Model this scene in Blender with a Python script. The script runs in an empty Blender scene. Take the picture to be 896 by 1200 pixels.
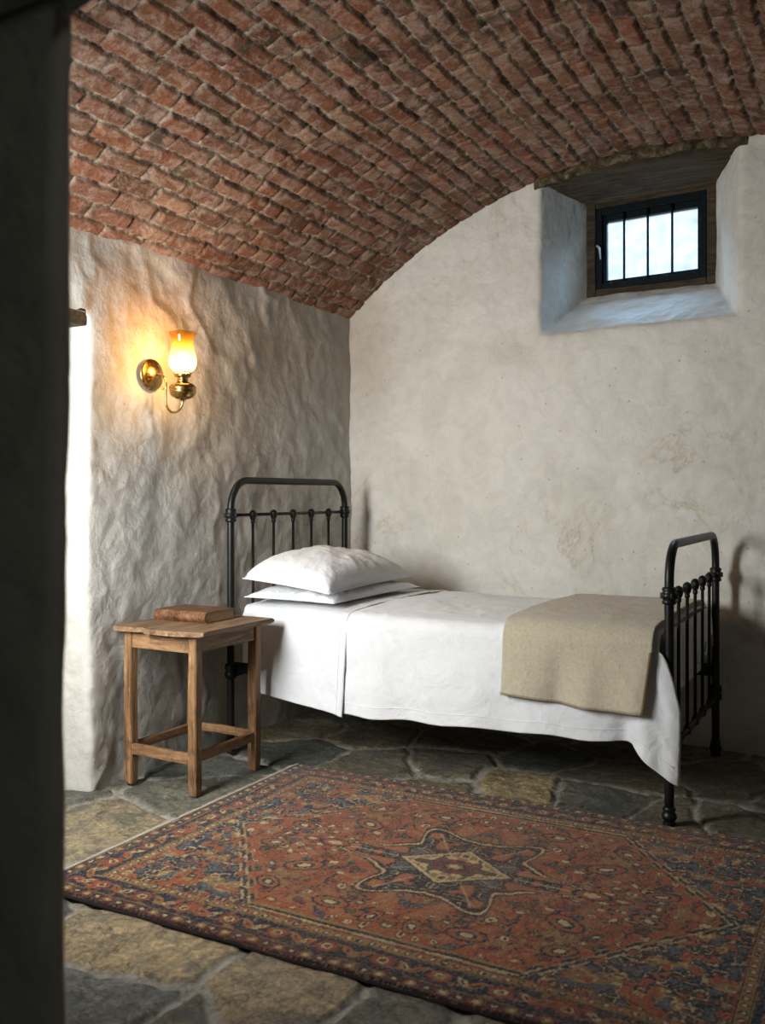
import bpy, bmesh, math, random
import numpy as np
from mathutils import Vector, Matrix

random.seed(4)
S = 1.12                      # every plan measure below is in camera heights; S turns it into metres
SC = bpy.context.scene
COL = SC.collection

# ------------------------------------------------------------------ camera
YAW = math.atan(592/1088.0)
cam_d = bpy.data.cameras.new('camera')
cam = bpy.data.objects.new('camera', cam_d); COL.objects.link(cam)
cam.location = (0, 0, S)
cam.rotation_euler = (math.pi/2, 0, YAW)
cam_d.sensor_fit = 'AUTO'; cam_d.sensor_width = 36
cam_d.lens = 36*1088/1200.0
cam_d.shift_y = -20/1200.0
cam_d.clip_start = .05
cam_d.dof.use_dof = True
cam_d.dof.focus_distance = 3.7
cam_d.dof.aperture_fstop = 4.0
SC.camera = cam

# ------------------------------------------------------------------ world, lights, exposure
W = bpy.data.worlds.new('overcast_sky'); SC.world = W; W.use_nodes = True
bg = W.node_tree.nodes['Background']
bg.inputs[0].default_value = (.84, .92, 1.0, 1); bg.inputs[1].default_value = 1.0
SC.view_settings.view_transform = 'Standard'; SC.view_settings.look = 'None'
SC.view_settings.gamma = 1; SC.view_settings.use_curve_mapping = False
SC.view_settings.exposure = 0.0

def area(name, loc, rot, sx, sy, power, col):
    l = bpy.data.lights.new(name, 'AREA'); l.shape = 'RECTANGLE'; l.size = sx; l.size_y = sy
    l.energy = power; l.color = col
    o = bpy.data.objects.new(name, l); COL.objects.link(o); o.location = loc; o.rotation_euler = rot
    return o
# daylight entering by the tall window in the front wall, left of the entrance
key = area('daylight_front_window', (-2.07*S, 1.16*S, 1.20*S), (math.radians(80), 0, math.radians(0)), .40*S, .72*S, 67, (1.0, .992, .965))
key.data.spread = math.radians(172)
# sky light pushed in by the small barred window
area('daylight_barred_window', (-.94*S, 5.45*S, 3.14*S), (math.radians(-46), 0, 0), 2.4*S, .6*S, 380, (.42, .70, 1.0))

# added fill lamp in the passage, lifts the dark pier; no real source there
area('pier_fill', (.62*S, .05*S, 1.95*S), (math.radians(60), 0, math.radians(70)), .3*S, .4*S, .24, (1.0, .98, .88)).data.spread = math.radians(60)

# ------------------------------------------------------------------ numpy noise
def _h(ix, iy, iz, seed):
    n = (ix*374761393 + iy*668265263 + iz*2147483647 + seed*1274126177) & 0xffffffff
    n = ((n ^ (n >> 13))*1274126177) & 0xffffffff
    n = n ^ (n >> 16)
    return (n & 0xffff)/32767.5 - 1.0
def noise3(x, y, z, seed=0):
    x = np.asarray(x, float); y = np.asarray(y, float); z = np.asarray(z, float)
    x, y, z = np.broadcast_arrays(x, y, z)
    ix = np.floor(x).astype(np.int64); iy = np.floor(y).astype(np.int64); iz = np.floor(z).astype(np.int64)
    fx = x-ix; fy = y-iy; fz = z-iz
    ux = fx*fx*fx*(fx*(fx*6-15)+10); uy = fy*fy*fy*(fy*(fy*6-15)+10); uz = fz*fz*fz*(fz*(fz*6-15)+10)
    r = 0
    for a in (0, 1):
        wa = ux if a else 1-ux
        for b in (0, 1):
            wb = uy if b else 1-uy
            for c in (0, 1):
                wc = uz if c else 1-uz
                r = r + wa*wb*wc*_h(ix+a, iy+b, iz+c, seed)
    return r
def fbm(x, y, z=0.0, seed=0, octv=4, gain=.5):
    r = 0; a = 1; f = 1; s = 0
    for o in range(octv):
        r = r + a*noise3(np.asarray(x)*f+o*7.3, np.asarray(y)*f+o*3.1, np.asarray(z)*f, seed+o*17)
        s += a; a *= gain; f *= 2.03
    return r/s
def sstep(a, b, x):
    t = np.clip((x-a)/(b-a), 0, 1); return t*t*(3-2*t)
def lin(c):
    return tuple(((v/255.0+.055)/1.055)**2.4 if v > 10 else v/255.0/12.92 for v in c)

# ------------------------------------------------------------------ mesh helpers
def link(o, parent=None):
    COL.objects.link(o)
    if parent is not None: o.parent = parent
    return o
def tag(o, label=None, cat=None, group=None, kind=None):
    if label: o['label'] = label
    if cat: o['category'] = cat
    if group: o['group'] = group
    if kind: o['kind'] = kind
    return o
def thing(name, label, cat, loc=(0, 0, 0), group=None):
    o = bpy.data.objects.new(name, None); o.empty_display_size = .1; link(o); o.location = loc
    return tag(o, label, cat, group)
def obj(name, bm, m, parent=None, smooth=True, world=True):
    me = bpy.data.meshes.new(name)
    bmesh.ops.recalc_face_normals(bm, faces=bm.faces) if world else None
    bm.to_mesh(me); bm.free()
    if SKEW[0]:
        for v in me.vertices: v.co.y -= KB*(v.co.x-XL)
    me.materials.append(m)
    for p in me.polygons: p.use_smooth = smooth
    o = bpy.data.objects.new(name, me); link(o, parent)
    if parent is not None:
        # builders work in world coordinates: shift back by the parents' offset
        off = Vector((0, 0, 0)); q = parent
        while q is not None: off += q.location; q = q.parent
        o.data.transform(Matrix.Translation(-off))
    return o
def auto_smooth(o, deg=35):
    bm = bmesh.new(); bm.from_mesh(o.data)
    for e in bm.edges:
        if len(e.link_faces) == 2 and e.calc_face_angle(0) > math.radians(deg): e.smooth = False
    bm.to_mesh(o.data); bm.free()
    return o
def grid_mesh(name, X, Y, Z, m, cols=None, flip=False, keep=None, parent=None, extra=None):
    ny, nx = X.shape
    co = np.stack([X, Y, Z], -1).reshape(-1, 3)
    idx = np.arange(ny*nx).reshape(ny, nx)
    q = np.stack([idx[:-1, :-1], idx[:-1, 1:], idx[1:, 1:], idx[1:, :-1]], -1)
    if flip: q = q[..., ::-1]
    q = q.reshape(-1, 4)
    if keep is not None: q = q[keep.reshape(-1)]
    me = bpy.data.meshes.new(name)
    me.vertices.add(len(co)); me.vertices.foreach_set('co', co.astype(np.float32).ravel())
    me.loops.add(q.size); me.loops.foreach_set('vertex_index', q.astype(np.int32).ravel())
    me.polygons.add(len(q)); me.polygons.foreach_set('loop_start', np.arange(0, q.size, 4, dtype=np.int32))
    me.polygons.foreach_set('loop_total', np.full(len(q), 4, dtype=np.int32))
    me.update(calc_edges=True)
    for nm, arr in (cols or {}).items():
        a = me.color_attributes.new(nm, 'FLOAT_COLOR', 'POINT')
        full = np.ones((ny*nx, 4), np.float32); full[:, :3] = np.asarray(arr).reshape(-1, 3)
        a.data.foreach_set('color', full.ravel())
    me.polygons.foreach_set('use_smooth', np.ones(len(q), bool))
    me.materials.append(m)
    o = bpy.data.objects.new(name, me); link(o, parent)
    return o
def tube(bm, pts, r, seg=12, cap=True):
    pts = [Vector(p) for p in pts]; n = len(pts)
    rr = r if isinstance(r, (list, tuple)) else [r]*n
    t0 = (pts[1]-pts[0]).normalized()
    up = Vector((0, 0, 1)) if abs(t0.z) < .9 else Vector((1, 0, 0))
    a = t0.cross(up).normalized(); rings = []
    for i, p in enumerate(pts):
        t = (pts[min(i+1, n-1)]-pts[max(i-1, 0)]).normalized()
        a = (a-t*a.dot(t)).normalized(); b = t.cross(a)
        rings.append([bm.verts.new(p+(a*math.cos(2*math.pi*k/seg)+b*math.sin(2*math.pi*k/seg))*rr[i]) for k in range(seg)])
    for i in range(n-1):
        for k in range(seg):
            bm.faces.new((rings[i][k], rings[i][(k+1) % seg], rings[i+1][(k+1) % seg], rings[i+1][k]))
    if cap: bm.faces.new(rings[0][::-1]); bm.faces.new(rings[-1])
def lathe(bm, prof, c=(0, 0, 0), axis='Z', seg=32):
    c = Vector(c); rings = []
    for r, h in prof:
        ring = []
        for k in range(seg):
            a = 2*math.pi*k/seg
            if axis == 'Z': v = Vector((r*math.cos(a), r*math.sin(a), h))
            elif axis == 'X': v = Vector((h, r*math.cos(a), r*math.sin(a)))
            else: v = Vector((r*math.sin(a), h, r*math.cos(a)))
            ring.append(bm.verts.new(c+v))
        rings.append(ring)
    for i in range(len(rings)-1):
        for k in range(seg):
            bm.faces.new((rings[i][k], rings[i][(k+1) % seg], rings[i+1][(k+1) % seg], rings[i+1][k]))
    if prof[0][0] > 1e-5: bm.faces.new(rings[0][::-1])
    if prof[-1][0] > 1e-5: bm.faces.new(rings[-1])
    bmesh.ops.remove_doubles(bm, verts=bm.verts, dist=1e-6)
def box(bm, x0, x1, y0, y1, z0, z1, bev=0, cuts=0, jit=0, seed=0):
    tb = bmesh.new(); bmesh.ops.create_cube(tb, size=1)
    for v in tb.verts:
        v.co = Vector(((x0+x1)/2+v.co.x*(x1-x0), (y0+y1)/2+v.co.y*(y1-y0), (z0+z1)/2+v.co.z*(z1-z0)))
    if cuts:
        L = [x1-x0, y1-y0, z1-z0]; ax = L.index(max(L))
        le = [e for e in tb.edges if abs((e.verts[0].co-e.verts[1].co)[ax]) > L[ax]*.5]
        bmesh.ops.subdivide_edges(tb, edges=le, cuts=cuts)
    if jit:
        for v in tb.verts:
            n = [float(noise3(v.co.x*6, v.co.y*6, v.co.z*6, seed+k)) for k in range(3)]
            v.co += Vector(n)*jit
    if bev:
        sh = [e for e in tb.edges if len(e.link_faces) == 2 and e.calc_face_angle(0) > .8]
        bmesh.ops.bevel(tb, geom=sh, offset=bev, segments=2, affect='EDGES', profile=.6)
    me = bpy.data.meshes.new('tmp'); tb.to_mesh(me); tb.free()
    old = set(bm.verts); bm.from_mesh(me); bpy.data.meshes.remove(me)
    return [v for v in bm.verts if v not in old]

# ------------------------------------------------------------------ materials
class N:
    def __init__(s, name, rough=.8, spec=.3):
        s.m = bpy.data.materials.new(name); s.m.use_nodes = True
        s.t = s.m.node_tree; s.b = s.t.nodes['Principled BSDF']
        s.b.inputs['Roughness'].default_value = rough
        s.b.inputs['Specular IOR Level'].default_value = spec
    def n(s, typ, **k):
        nd = s.t.nodes.new(typ)
        for a, v in k.items(): setattr(nd, a, v)
        return nd
    def l(s, a, b): s.t.links.new(a, b)
    def coord(s, kind='Object', scale=(1, 1, 1)):
        c = s.n('ShaderNodeTexCoord'); mp = s.n('ShaderNodeMapping'); mp.inputs['Scale'].default_value = scale
        s.l(c.outputs[kind], mp.inputs[0]); return mp.outputs[0]
    def noise(s, vec, scale, detail=5, rough=.55, dist=0):
        nd = s.n('ShaderNodeTexNoise'); nd.inputs['Scale'].default_value = scale; nd.inputs['Detail'].default_value = detail
        nd.inputs['Roughness'].default_value = rough; nd.inputs['Distortion'].default_value = dist
        s.l(vec, nd.inputs['Vector']); return nd.outputs[0]
    def ramp(s, fac, stops):
        r = s.n('ShaderNodeValToRGB'); e = r.color_ramp.elements
        while len(e) < len(stops): e.new(.5)
        for i, (p, c) in enumerate(stops):
            e[i].position = p; e[i].color = tuple(c)+(1,) if len(c) == 3 else c
        s.l(fac, r.inputs[0]); return r.outputs[0]
    def mix(s, fac, a, b, mode='MIX'):
        m = s.n('ShaderNodeMixRGB', blend_type=mode)
        for i, v in ((0, fac), (1, a), (2, b)):
            if hasattr(v, 'links'): s.l(v, m.inputs[i])
            elif isinstance(v, tuple): m.inputs[i].default_value = v+(1,) if len(v) == 3 else v
            else: m.inputs[i].default_value = v
        return m.outputs[0]
    def attr(s, name):
        a = s.n('ShaderNodeVertexColor'); a.layer_name = name; return a.outputs[0]
    def bump(s, h, strength=.5, dist=.01, prev=None):
        b = s.n('ShaderNodeBump'); b.inputs['Strength'].default_value = strength; b.inputs['Distance'].default_value = dist
        s.l(h, b.inputs['Height'])
        if prev is not None: s.l(prev, b.inputs['Normal'])
        return b.outputs[0]
    def out(s, col=None, nrm=None, rough=None):
        if col is not None:
            if isinstance(col, tuple): s.b.inputs['Base Color'].default_value = col+(1,)
            else: s.l(col, s.b.inputs['Base Color'])
        if nrm is not None: s.l(nrm, s.b.inputs['Normal'])
        if rough is not None: s.l(rough, s.b.inputs['Roughness'])
        return s.m

def plaster(name, base, stain, relief=1.0, marks=True):
    k = N(name, .88, .18); v = k.coord()
    big = k.noise(v, 1.7, 6, .6, .6); c = k.ramp(big, [(.38, stain), (.56, base)])
    md = k.noise(v, 9, 6, .65, 1.2); c = k.mix(.55, c, k.ramp(md, [(.3, tuple(x*.78 for x in base)), (.6, base)]))
    if marks:
        w = k.noise(v, 1.5, 9, .66, .8)
        vein = k.ramp(w, [(.47, (1, 1, 1)), (.496, (.88, .85, .79)), (.50, (.62, .55, .46)), (.504, (.92, .90, .86)), (.53, (1, 1, 1))])
        where = k.ramp(k.noise(v, 1.1, 3), [(.5, (0, 0, 0)), (.62, (1, 1, 1))])
        c = k.mix(where, c, k.mix(1.0, c, vein, 'MULTIPLY'))
        sp = k.n('ShaderNodeTexVoronoi'); sp.inputs['Scale'].default_value = 13; k.l(v, sp.inputs['Vector'])
        spot = k.ramp(sp.outputs['Distance'], [(.05, (.38, .30, .22)), (.085, (1, 1, 1))])
        c = k.mix(.45, c, k.mix(1.0, c, spot, 'MULTIPLY'))
    f0 = k.noise(v, 8.5, 3, .45, .3); f1 = k.noise(v, 26, 8, .62, .4); f2 = k.noise(v, 150, 4, .6)
    n = k.bump(f0, .34*relief, .045); n = k.bump(f1, .30*relief, .016, n); n = k.bump(f2, .25*relief, .004, n)
    return k.out(c, n)

M = {}
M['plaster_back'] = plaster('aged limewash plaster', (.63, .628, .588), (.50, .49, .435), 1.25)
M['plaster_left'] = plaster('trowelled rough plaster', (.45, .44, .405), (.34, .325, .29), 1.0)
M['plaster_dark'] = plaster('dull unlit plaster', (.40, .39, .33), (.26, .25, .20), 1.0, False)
M['plaster_shade'] = plaster('low-bounce darkened plaster', (.20, .195, .165), (.13, .13, .105), 1.0, False)  # colour darkened so the right and front walls bounce less light
M['plaster_niche'] = plaster('niche limewash', (.66, .68, .68), (.50, .52, .53), 1.2)

def brick_mat():
    k = N('old vault brick', .92, .12); v = k.coord()
    c = k.attr('Col'); msk = k.attr('Mortar')
    c = k.mix(.45, c, k.ramp(k.noise(v, 4, 5, .6), [(.35, (.150, .074, .040)), (.65, (.25, .138, .084))]))
    g = k.noise(v, 85, 8, .8); c = k.mix(.85, c, k.ramp(g, [(.32, (.22, .19, .17)), (.5, (.85, .82, .80)), (.70, (1.35, 1.30, 1.25))]), 'MULTIPLY')
    dust = k.ramp(k.noise(v, 11, 9, .8, .7), [(.47, (0, 0, 0)), (.62, (.75, .75, .75))])
    c = k.mix(dust, c, (.40, .31, .25))
    soot = k.ramp(k.noise(v, 3.4, 8, .72, .8), [(.56, (0, 0, 0)), (.64, (.80, .80, .80))])
    c = k.mix(soot, c, (.045, .038, .026))
    mort = k.ramp(k.noise(v, 19, 7, .75), [(.36, (.020, .016, .011)), (.47, (.11, .093, .068)), (.58, (.42, .365, .29))])
    c = k.mix(msk, c, mort)
    n = k.bump(k.noise(v, 50, 9, .78), .9, .012); n = k.bump(k.noise(v, 240, 4, .7), .5, .004, n)
    return k.out(c, n)
M['brick'] = brick_mat()

def floor_mat():
    k = N('flagstone', .62, .4); v = k.coord()
    c = k.attr('Col'); msk = k.attr('Mortar')
    g = k.noise(v, 17, 10, .75, 1.6); c = k.mix(.95, c, k.ramp(g, [(.30, (.22, .22, .23)), (.46, (.80, .80, .78)), (.58, (1.15, 1.08, .95)), (.72, (1.9, 1.75, 1.45))]), 'MULTIPLY')
    g2 = k.noise(v, 75, 8, .8); c = k.mix(.85, c, k.ramp(g2, [(.36, (.42, .42, .42)), (.64, (1.55, 1.55, 1.5))]), 'MULTIPLY')
    cr = k.ramp(k.noise(v, 2.4, 8, .68, .4), [(.488, (1, 1, 1)), (.497, (.16, .15, .13)), (.503, (.16, .15, .13)), (.512, (1, 1, 1))])
    c = k.mix(.6, c, cr, 'MULTIPLY')
    c = k.mix(k.ramp(k.noise(v, 4.2, 7, .7, 1.4), [(.50, (0, 0, 0)), (.62, (.7, .7, .7))]), c, (.085, .092, .090))
    mort = k.ramp(k.noise(v, 26, 8, .75), [(.34, (.12, .108, .085)), (.50, (.36, .335, .285)), (.7, (.52, .49, .43))])
    c = k.mix(msk, c, mort)
    n = k.bump(k.noise(v, 14, 10, .72, 1.2), .8, .030); n = k.bump(k.noise(v, 60, 8, .75, .4), .8, .008, n); n = k.bump(k.noise(v, 240, 4), .35, .003, n)
    return k.out(c, n, k.ramp(k.noise(v, 12, 5), [(.3, (.42,)*3), (.7, (.80,)*3)]))
M['floor'] = floor_mat()

def rug_mat():
    k = N('knotted wool', .95, .08); v = k.coord()
    c = k.attr('Col')
    n = k.bump(k.noise(v, 330, 3, .7), .6, .004)
    k.b.inputs['Sheen Weight'].default_value = .15; k.b.inputs['Sheen Roughness'].default_value = .6
    return k.out(c, n)
M['rug'] = rug_mat()

def wood(name, a, b, dark, ax='Z', sc=1.0, rough=.6):
    k = N(name, rough, .3)
    st = {'X': (1, 14, 14), 'Y': (14, 1, 14), 'Z': (14, 14, 1)}[ax]
    v = k.coord('Object', tuple(x*sc for x in st)); w = k.coord()
    g = k.noise(v, 3.2, 8, .68, .8); c = k.ramp(g, [(.30, dark), (.46, a), (.68, b)])
    c = k.mix(k.ramp(k.noise(w, 7, 6, .7), [(.52, (0, 0, 0)), (.66, (.7, .7, .7))]), c, dark)
    c = k.mix(k.ramp(k.noise(v, 9, 4, .7), [(.60, (0, 0, 0)), (.70, (.5, .5, .5))]), c, tuple(min(1, x*1.9+.03) for x in b))
    n = k.bump(g, .55, .004); return k.out(c, n)
M['stool_z'] = wood('worn stool wood', (.17, .090, .040), (.34, .20, .10), (.035, .018, .009))
M['stool_x'] = wood('worn stool wood across', (.17, .090, .040), (.34, .20, .10), (.035, .018, .009), 'X')
M['stool_y'] = wood('worn stool wood along', (.15, .082, .038), (.28, .165, .085), (.045, .024, .012), 'Y')
M['stool_top'] = wood('stool seat board', (.17, .10, .052), (.33, .215, .125), (.055, .032, .018), 'Y')
M['lintel'] = wood('mouldy lintel timber', (.040, .029, .016), (.078, .060, .034), (.008, .007, .005), 'X', 1, .95)
M['frame_wood'] = wood('window surround timber', (.038, .028, .016), (.075, .058, .034), (.008, .007, .006), 'X', 1, .85)

def iron(name, c, rough, spec=.32):
    k = N(name, rough, spec); v = k.coord()
    k.b.inputs['Metallic'].default_value = .05
    n = k.bump(k.noise(v, 60, 4), .12, .002)
    return k.out(k.ramp(k.noise(v, 18, 5), [(.35, c), (.7, tuple(x*1.7 for x in c))]), n)
M['iron'] = iron('black painted iron', (.004, .005, .005), .40)
M['win_metal'] = iron('dark teal painted casement', (.002, .006, .008), .6, .12)
M['steel'] = iron('worn latch steel', (.30, .31, .31), .35, .6)

def brass():
    k = N('aged brass', .24, .5); v = k.coord()
    k.b.inputs['Metallic'].default_value = 1
    return k.out(k.ramp(k.noise(v, 34, 6, .7, .6), [(.3, (.22, .13, .04)), (.65, (.55, .36, .13))]), None,
                 k.ramp(k.noise(v, 26, 5), [(.3, (.16,)*3), (.7, (.38,)*3)]))
M['brass'] = brass()

def cloth(name, c, rough=.9, weave=900, crease=.35, bumpn=.15, sheen=.2, sss=0):
    k = N(name, rough, .12); v = k.coord()
    k.b.inputs['Sheen Weight'].default_value = sheen
    big = k.noise(v, 5, 6, .6, 1.5); mid = k.noise(v, 19, 5, .6, .8)
    n = k.bump(big, crease, .03); n = k.bump(mid, crease*.7, .008, n); n = k.bump(k.noise(v, weave, 2), bumpn, .0015, n)
    col = k.mix(.5, tuple(c), k.ramp(k.noise(v, 30, 5), [(.3, tuple(x*.92 for x in c)), (.7, tuple(c))]))
    return k.out(col, n)
M['linen'] = cloth('white linen', (.66, .685, .71))
M['pillowcase'] = cloth('white cotton pillowcase', (.69, .715, .74), crease=.45)
M['mattress'] = cloth('white mattress ticking', (.80, .81, .80), crease=.1)
def wool():
    k = N('beige wool', .96, .06); v = k.coord()
    k.b.inputs['Sheen Weight'].default_value = .35
    f = k.noise(v, 85, 6, .75); f2 = k.noise(v, 420, 3, .7)
    c = k.ramp(f, [(.30, (.37, .335, .24)), (.66, (.56, .515, .395))])
    c = k.mix(.35, c, k.ramp(f2, [(.3, (.38, .35, .25)), (.7, (.68, .63, .50))]))
    n = k.bump(k.noise(v, 7, 4), .2, .02); n = k.bump(f, .9, .006, n); n = k.bump(f2, .6, .002, n)
    return k.out(c, n)
M['wool'] = wool()
k = N('brown whipstitch yarn', .95, .05); M['stitch'] = k.out((.17, .11, .06))
k = N('cotton hem stitch', .9, .1); M['hem'] = k.out((.78, .80, .81))

def leather():
    k = N('worn brown leather', .52, .35); v = k.coord()
    c = k.ramp(k.noise(v, 26, 7, .7, .8), [(.3, (.045, .019, .010)), (.5, (.13, .058, .028)), (.72, (.28, .14, .065))])
    return k.out(c, k.bump(k.noise(v, 160, 5), .4, .002))
M['leather'] = leather()
k = N('book paper', .9, .1); v = k.coord('Object', (1, 1, 120)); M['paper'] = k.out(k.ramp(k.noise(v, 7, 3), [(.3, (.24, .15, .075)), (.7, (.46, .33, .19))]))
k = N('black tooling', .6, .2); M['tooling'] = k.out((.018, .010, .007))
k = N('cotton fringe', .95, .05); M['fringe'] = k.out((.34, .30, .245))

# amber chimney glass: thin tinted glass, amber at the rim, frosted pale at the belly
def shade_mat():
    m = bpy.data.materials.new('amber frosted glass'); m.use_nodes = True; t = m.node_tree
    for n_ in list(t.nodes): t.nodes.remove(n_)
    o = t.nodes.new('ShaderNodeOutputMaterial')
    tc = t.nodes.new('ShaderNodeTexCoord'); sp = t.nodes.new('ShaderNodeSeparateXYZ'); t.links.new(tc.outputs['Generated'], sp.inputs[0])
    r = t.nodes.new('ShaderNodeValToRGB'); e = r.color_ramp.elements
    e[0].position = .25; e[0].color = (.95, .74, .38, 1); e[1].position = .70; e[1].color = (.86, .44, .045, 1)
    t.links.new(sp.outputs[2], r.inputs[0])
    tl = t.nodes.new('ShaderNodeBsdfTranslucent'); tr = t.nodes.new('ShaderNodeBsdfTransparent'); gl = t.nodes.new('ShaderNodeBsdfGlossy')
    gl.inputs['Roughness'].default_value = .08
    t.links.new(r.outputs[0], tl.inputs[0]); t.links.new(r.outputs[0], tr.inputs[0])
    a = t.nodes.new('ShaderNodeMixShader'); a.inputs[0].default_value = .86
    t.links.new(tl.outputs[0], a.inputs[1]); t.links.new(tr.outputs[0], a.inputs[2])
    b = t.nodes.new('ShaderNodeMixShader'); b.inputs[0].default_value = .07
    t.links.new(a.outputs[0], b.inputs[1]); t.links.new(gl.outputs[0], b.inputs[2])
    t.links.new(b.outputs[0], o.inputs[0]); return m
M['shade'] = shade_mat()
def emit(name, c, s):
    m = bpy.data.materials.new(name); m.use_nodes = True; t = m.node_tree
    for n_ in list(t.nodes): t.nodes.remove(n_)
    o = t.nodes.new('ShaderNodeOutputMaterial'); e = t.nodes.new('ShaderNodeEmission')
    e.inputs[0].default_value = c+(1,); e.inputs[1].default_value = s; t.links.new(e.outputs[0], o.inputs[0]); return m
M['bulb'] = emit('glowing bulb', (1.0, .72, .36), 22)
def pane_mat():
    m = bpy.data.materials.new('dirty frosted pane'); m.use_nodes = True; t = m.node_tree
    for n_ in list(t.nodes): t.nodes.remove(n_)
    o = t.nodes.new('ShaderNodeOutputMaterial')
    tc = t.nodes.new('ShaderNodeTexCoord'); nz = t.nodes.new('ShaderNodeTexNoise'); nz.inputs['Scale'].default_value = 14; nz.inputs['Detail'].default_value = 8
    t.links.new(tc.outputs['Object'], nz.inputs['Vector'])
    r = t.nodes.new('ShaderNodeValToRGB'); e = r.color_ramp.elements
    e[0].position = .3; e[0].color = (.80, .81, .83, 1); e[1].position = .62; e[1].color = (.97, .97, .97, 1)
    t.links.new(nz.outputs[0], r.inputs[0])
    tl = t.nodes.new('ShaderNodeBsdfTranslucent'); tr = t.nodes.new('ShaderNodeBsdfTransparent'); gl = t.nodes.new('ShaderNodeBsdfGlossy'); gl.inputs['Roughness'].default_value = .2
    t.links.new(r.outputs[0], tl.inputs[0]); t.links.new(r.outputs[0], tr.inputs[0])
    a = t.nodes.new('ShaderNodeMixShader'); a.inputs[0].default_value = .93
    t.links.new(tl.outputs[0], a.inputs[1]); t.links.new(tr.outputs[0], a.inputs[2])
    b = t.nodes.new('ShaderNodeMixShader'); b.inputs[0].default_value = .04
    t.links.new(a.outputs[0], b.inputs[1]); t.links.new(gl.outputs[0], b.inputs[2])
    t.links.new(b.outputs[0], o.inputs[0]); return m
M['pane'] = pane_mat()

# ------------------------------------------------------------------ room measures
XL, XR, YB = -2.36*S, .58*S, 3.997*S
KB = .088                                 # the back wall is not quite square to the left wall
SKEW = [False]
YF = .64*S                                # camera side of the front wall
VX, VB, VR = -.89*S, .132*S, 2.291*S      # vault axis, centre height, radius
SPR = 1.888*S
NX0, NX1, NZ0 = -1.339*S, -.505*S, 1.697*S         # niche mouth
IX0, IX1, IZ0, IZ1 = -1.224*S, -.653*S, 1.917*S, 2.354*S
YN = YB+.35*S

def warp_plaster(P, amp, seed, nrm_axis=None):
    """continuous 3-D displacement field shared by faces that meet"""
    x, y, z = P[:, 0], P[:, 1], P[:, 2]
    out = P.copy()
    for k in range(3):
        d = fbm(x*1.3, y*1.3, z*1.3, seed+k*31, 3)*1.2*amp + fbm(x*5.5, y*5.5, z*5.5, seed+k*31+7, 4, .55)*.55*amp
        if nrm_axis == k:
            # trowel ridges: slanted, stretched
            u = x+y; r = 1-np.abs(fbm(u*3.6+z*1.9+.35*fbm(x*3, y*3, z*3, 5, 2), z*2.3-u*1.2, 0, seed+77, 3, .5))*2.6
            d = d + np.clip(r, 0, 1)**2*.34*amp*(1+fbm(x*2, y*2, z*2, seed+5, 2)*2)
        out[:, k] += d if nrm_axis is None or nrm_axis == k else d*.6
    return out

def quad_patch(bm, A, B, C, D, nu, nv):
    """patch A-B (u) / D-C"""
    A, B, C, D = map(np.array, (A, B, C, D)); vs = []
    for j in range(nv+1):
        v = j/nv; row = []
        for i in range(nu+1):
            u = i/nu
            row.append(bm.verts.new(tuple((A*(1-u)+B*u)*(1-v)+(D*(1-u)+C*u)*v)))
        vs.append(row)
    for j in range(nv):
        for i in range(nu): bm.faces.new((vs[j][i], vs[j][i+1], vs[j+1][i+1], vs[j+1][i]))

def finish_wall(name, bm, mat, amp, seed, axis, smooth_fn=None, iters=5, facing=None):
    bmesh.ops.remove_doubles(bm, verts=bm.verts, dist=.0008)
    if smooth_fn:
        sel = [v for v in bm.verts if smooth_fn(v.co)]
        for _ in range(iters): bmesh.ops.smooth_vert(bm, verts=sel, factor=.5, use_axis_x=True, use_axis_y=True, use_axis_z=True)
    P = np.array([v.co[:] for v in bm.verts]); Q = warp_plaster(P, amp, seed, axis)
    for v, q in zip(bm.verts, Q): v.co = q
    o = obj(name, bm, mat, None, True, world=False)
    # face the normals into the room
    if facing is not None:
        me = o.data; b2 = bmesh.new(); b2.from_mesh(me); bmesh.ops.recalc_face_normals(b2, faces=b2.faces)
        s = sum(f.normal.dot(Vector(facing)) for f in b2.faces)
        if s < 0: bmesh.ops.reverse_faces(b2, faces=b2.faces)
        b2.to_mesh(me); b2.free()
    tag(o, kind='structure'); return o

# ---- back wall with splayed window niche
SKEW[0] = True
bm = bmesh.new(); g = .016
def span(a, b, step=g): return max(2, int(round((b-a)/step)))
ZT = 2.56*S
quad_patch(bm, (XL-.05, YB, -.03), (NX0, YB, -.03), (NX0, YB, NZ0), (XL-.05, YB, NZ0), span(XL-.05, NX0), span(-.03, NZ0))
quad_patch(bm, (NX0, YB, -.03), (NX1, YB, -.03), (NX1, YB, NZ0), (NX0, YB, NZ0), span(NX0, NX1), span(-.03, NZ0))
quad_patch(bm, (NX1, YB, -.03), (XR+.05, YB, -.03), (XR+.05, YB, NZ0), (NX1, YB, NZ0), span(NX1, XR+.05), span(-.03, NZ0))
quad_patch(bm, (XL-.05, YB, NZ0), (NX0, YB, NZ0), (NX0, YB, ZT), (XL-.05, YB, ZT), span(XL-.05, NX0), span(NZ0, ZT))
quad_patch(bm, (NX1, YB, NZ0), (XR+.05, YB, NZ0), (XR+.05, YB, ZT), (NX1, YB, ZT), span(NX1, XR+.05), span(NZ0, ZT))
nd = span(0, .45*S)
# splayed cheeks and sloping sill
quad_patch(bm, (NX0, YB, NZ0), (IX0, YN, IZ0), (IX0, YN, ZT), (NX0, YB, ZT), nd, span(NZ0, ZT))
quad_patch(bm, (IX1, YN, IZ0), (NX1, YB, NZ0), (NX1, YB, ZT), (IX1, YN, ZT), nd, span(NZ0, ZT))
quad_patch(bm, (NX0, YB, NZ0), (NX1, YB, NZ0), (IX1, YN, IZ0), (IX0, YN, IZ0), span(NX0, NX1), nd)
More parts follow.
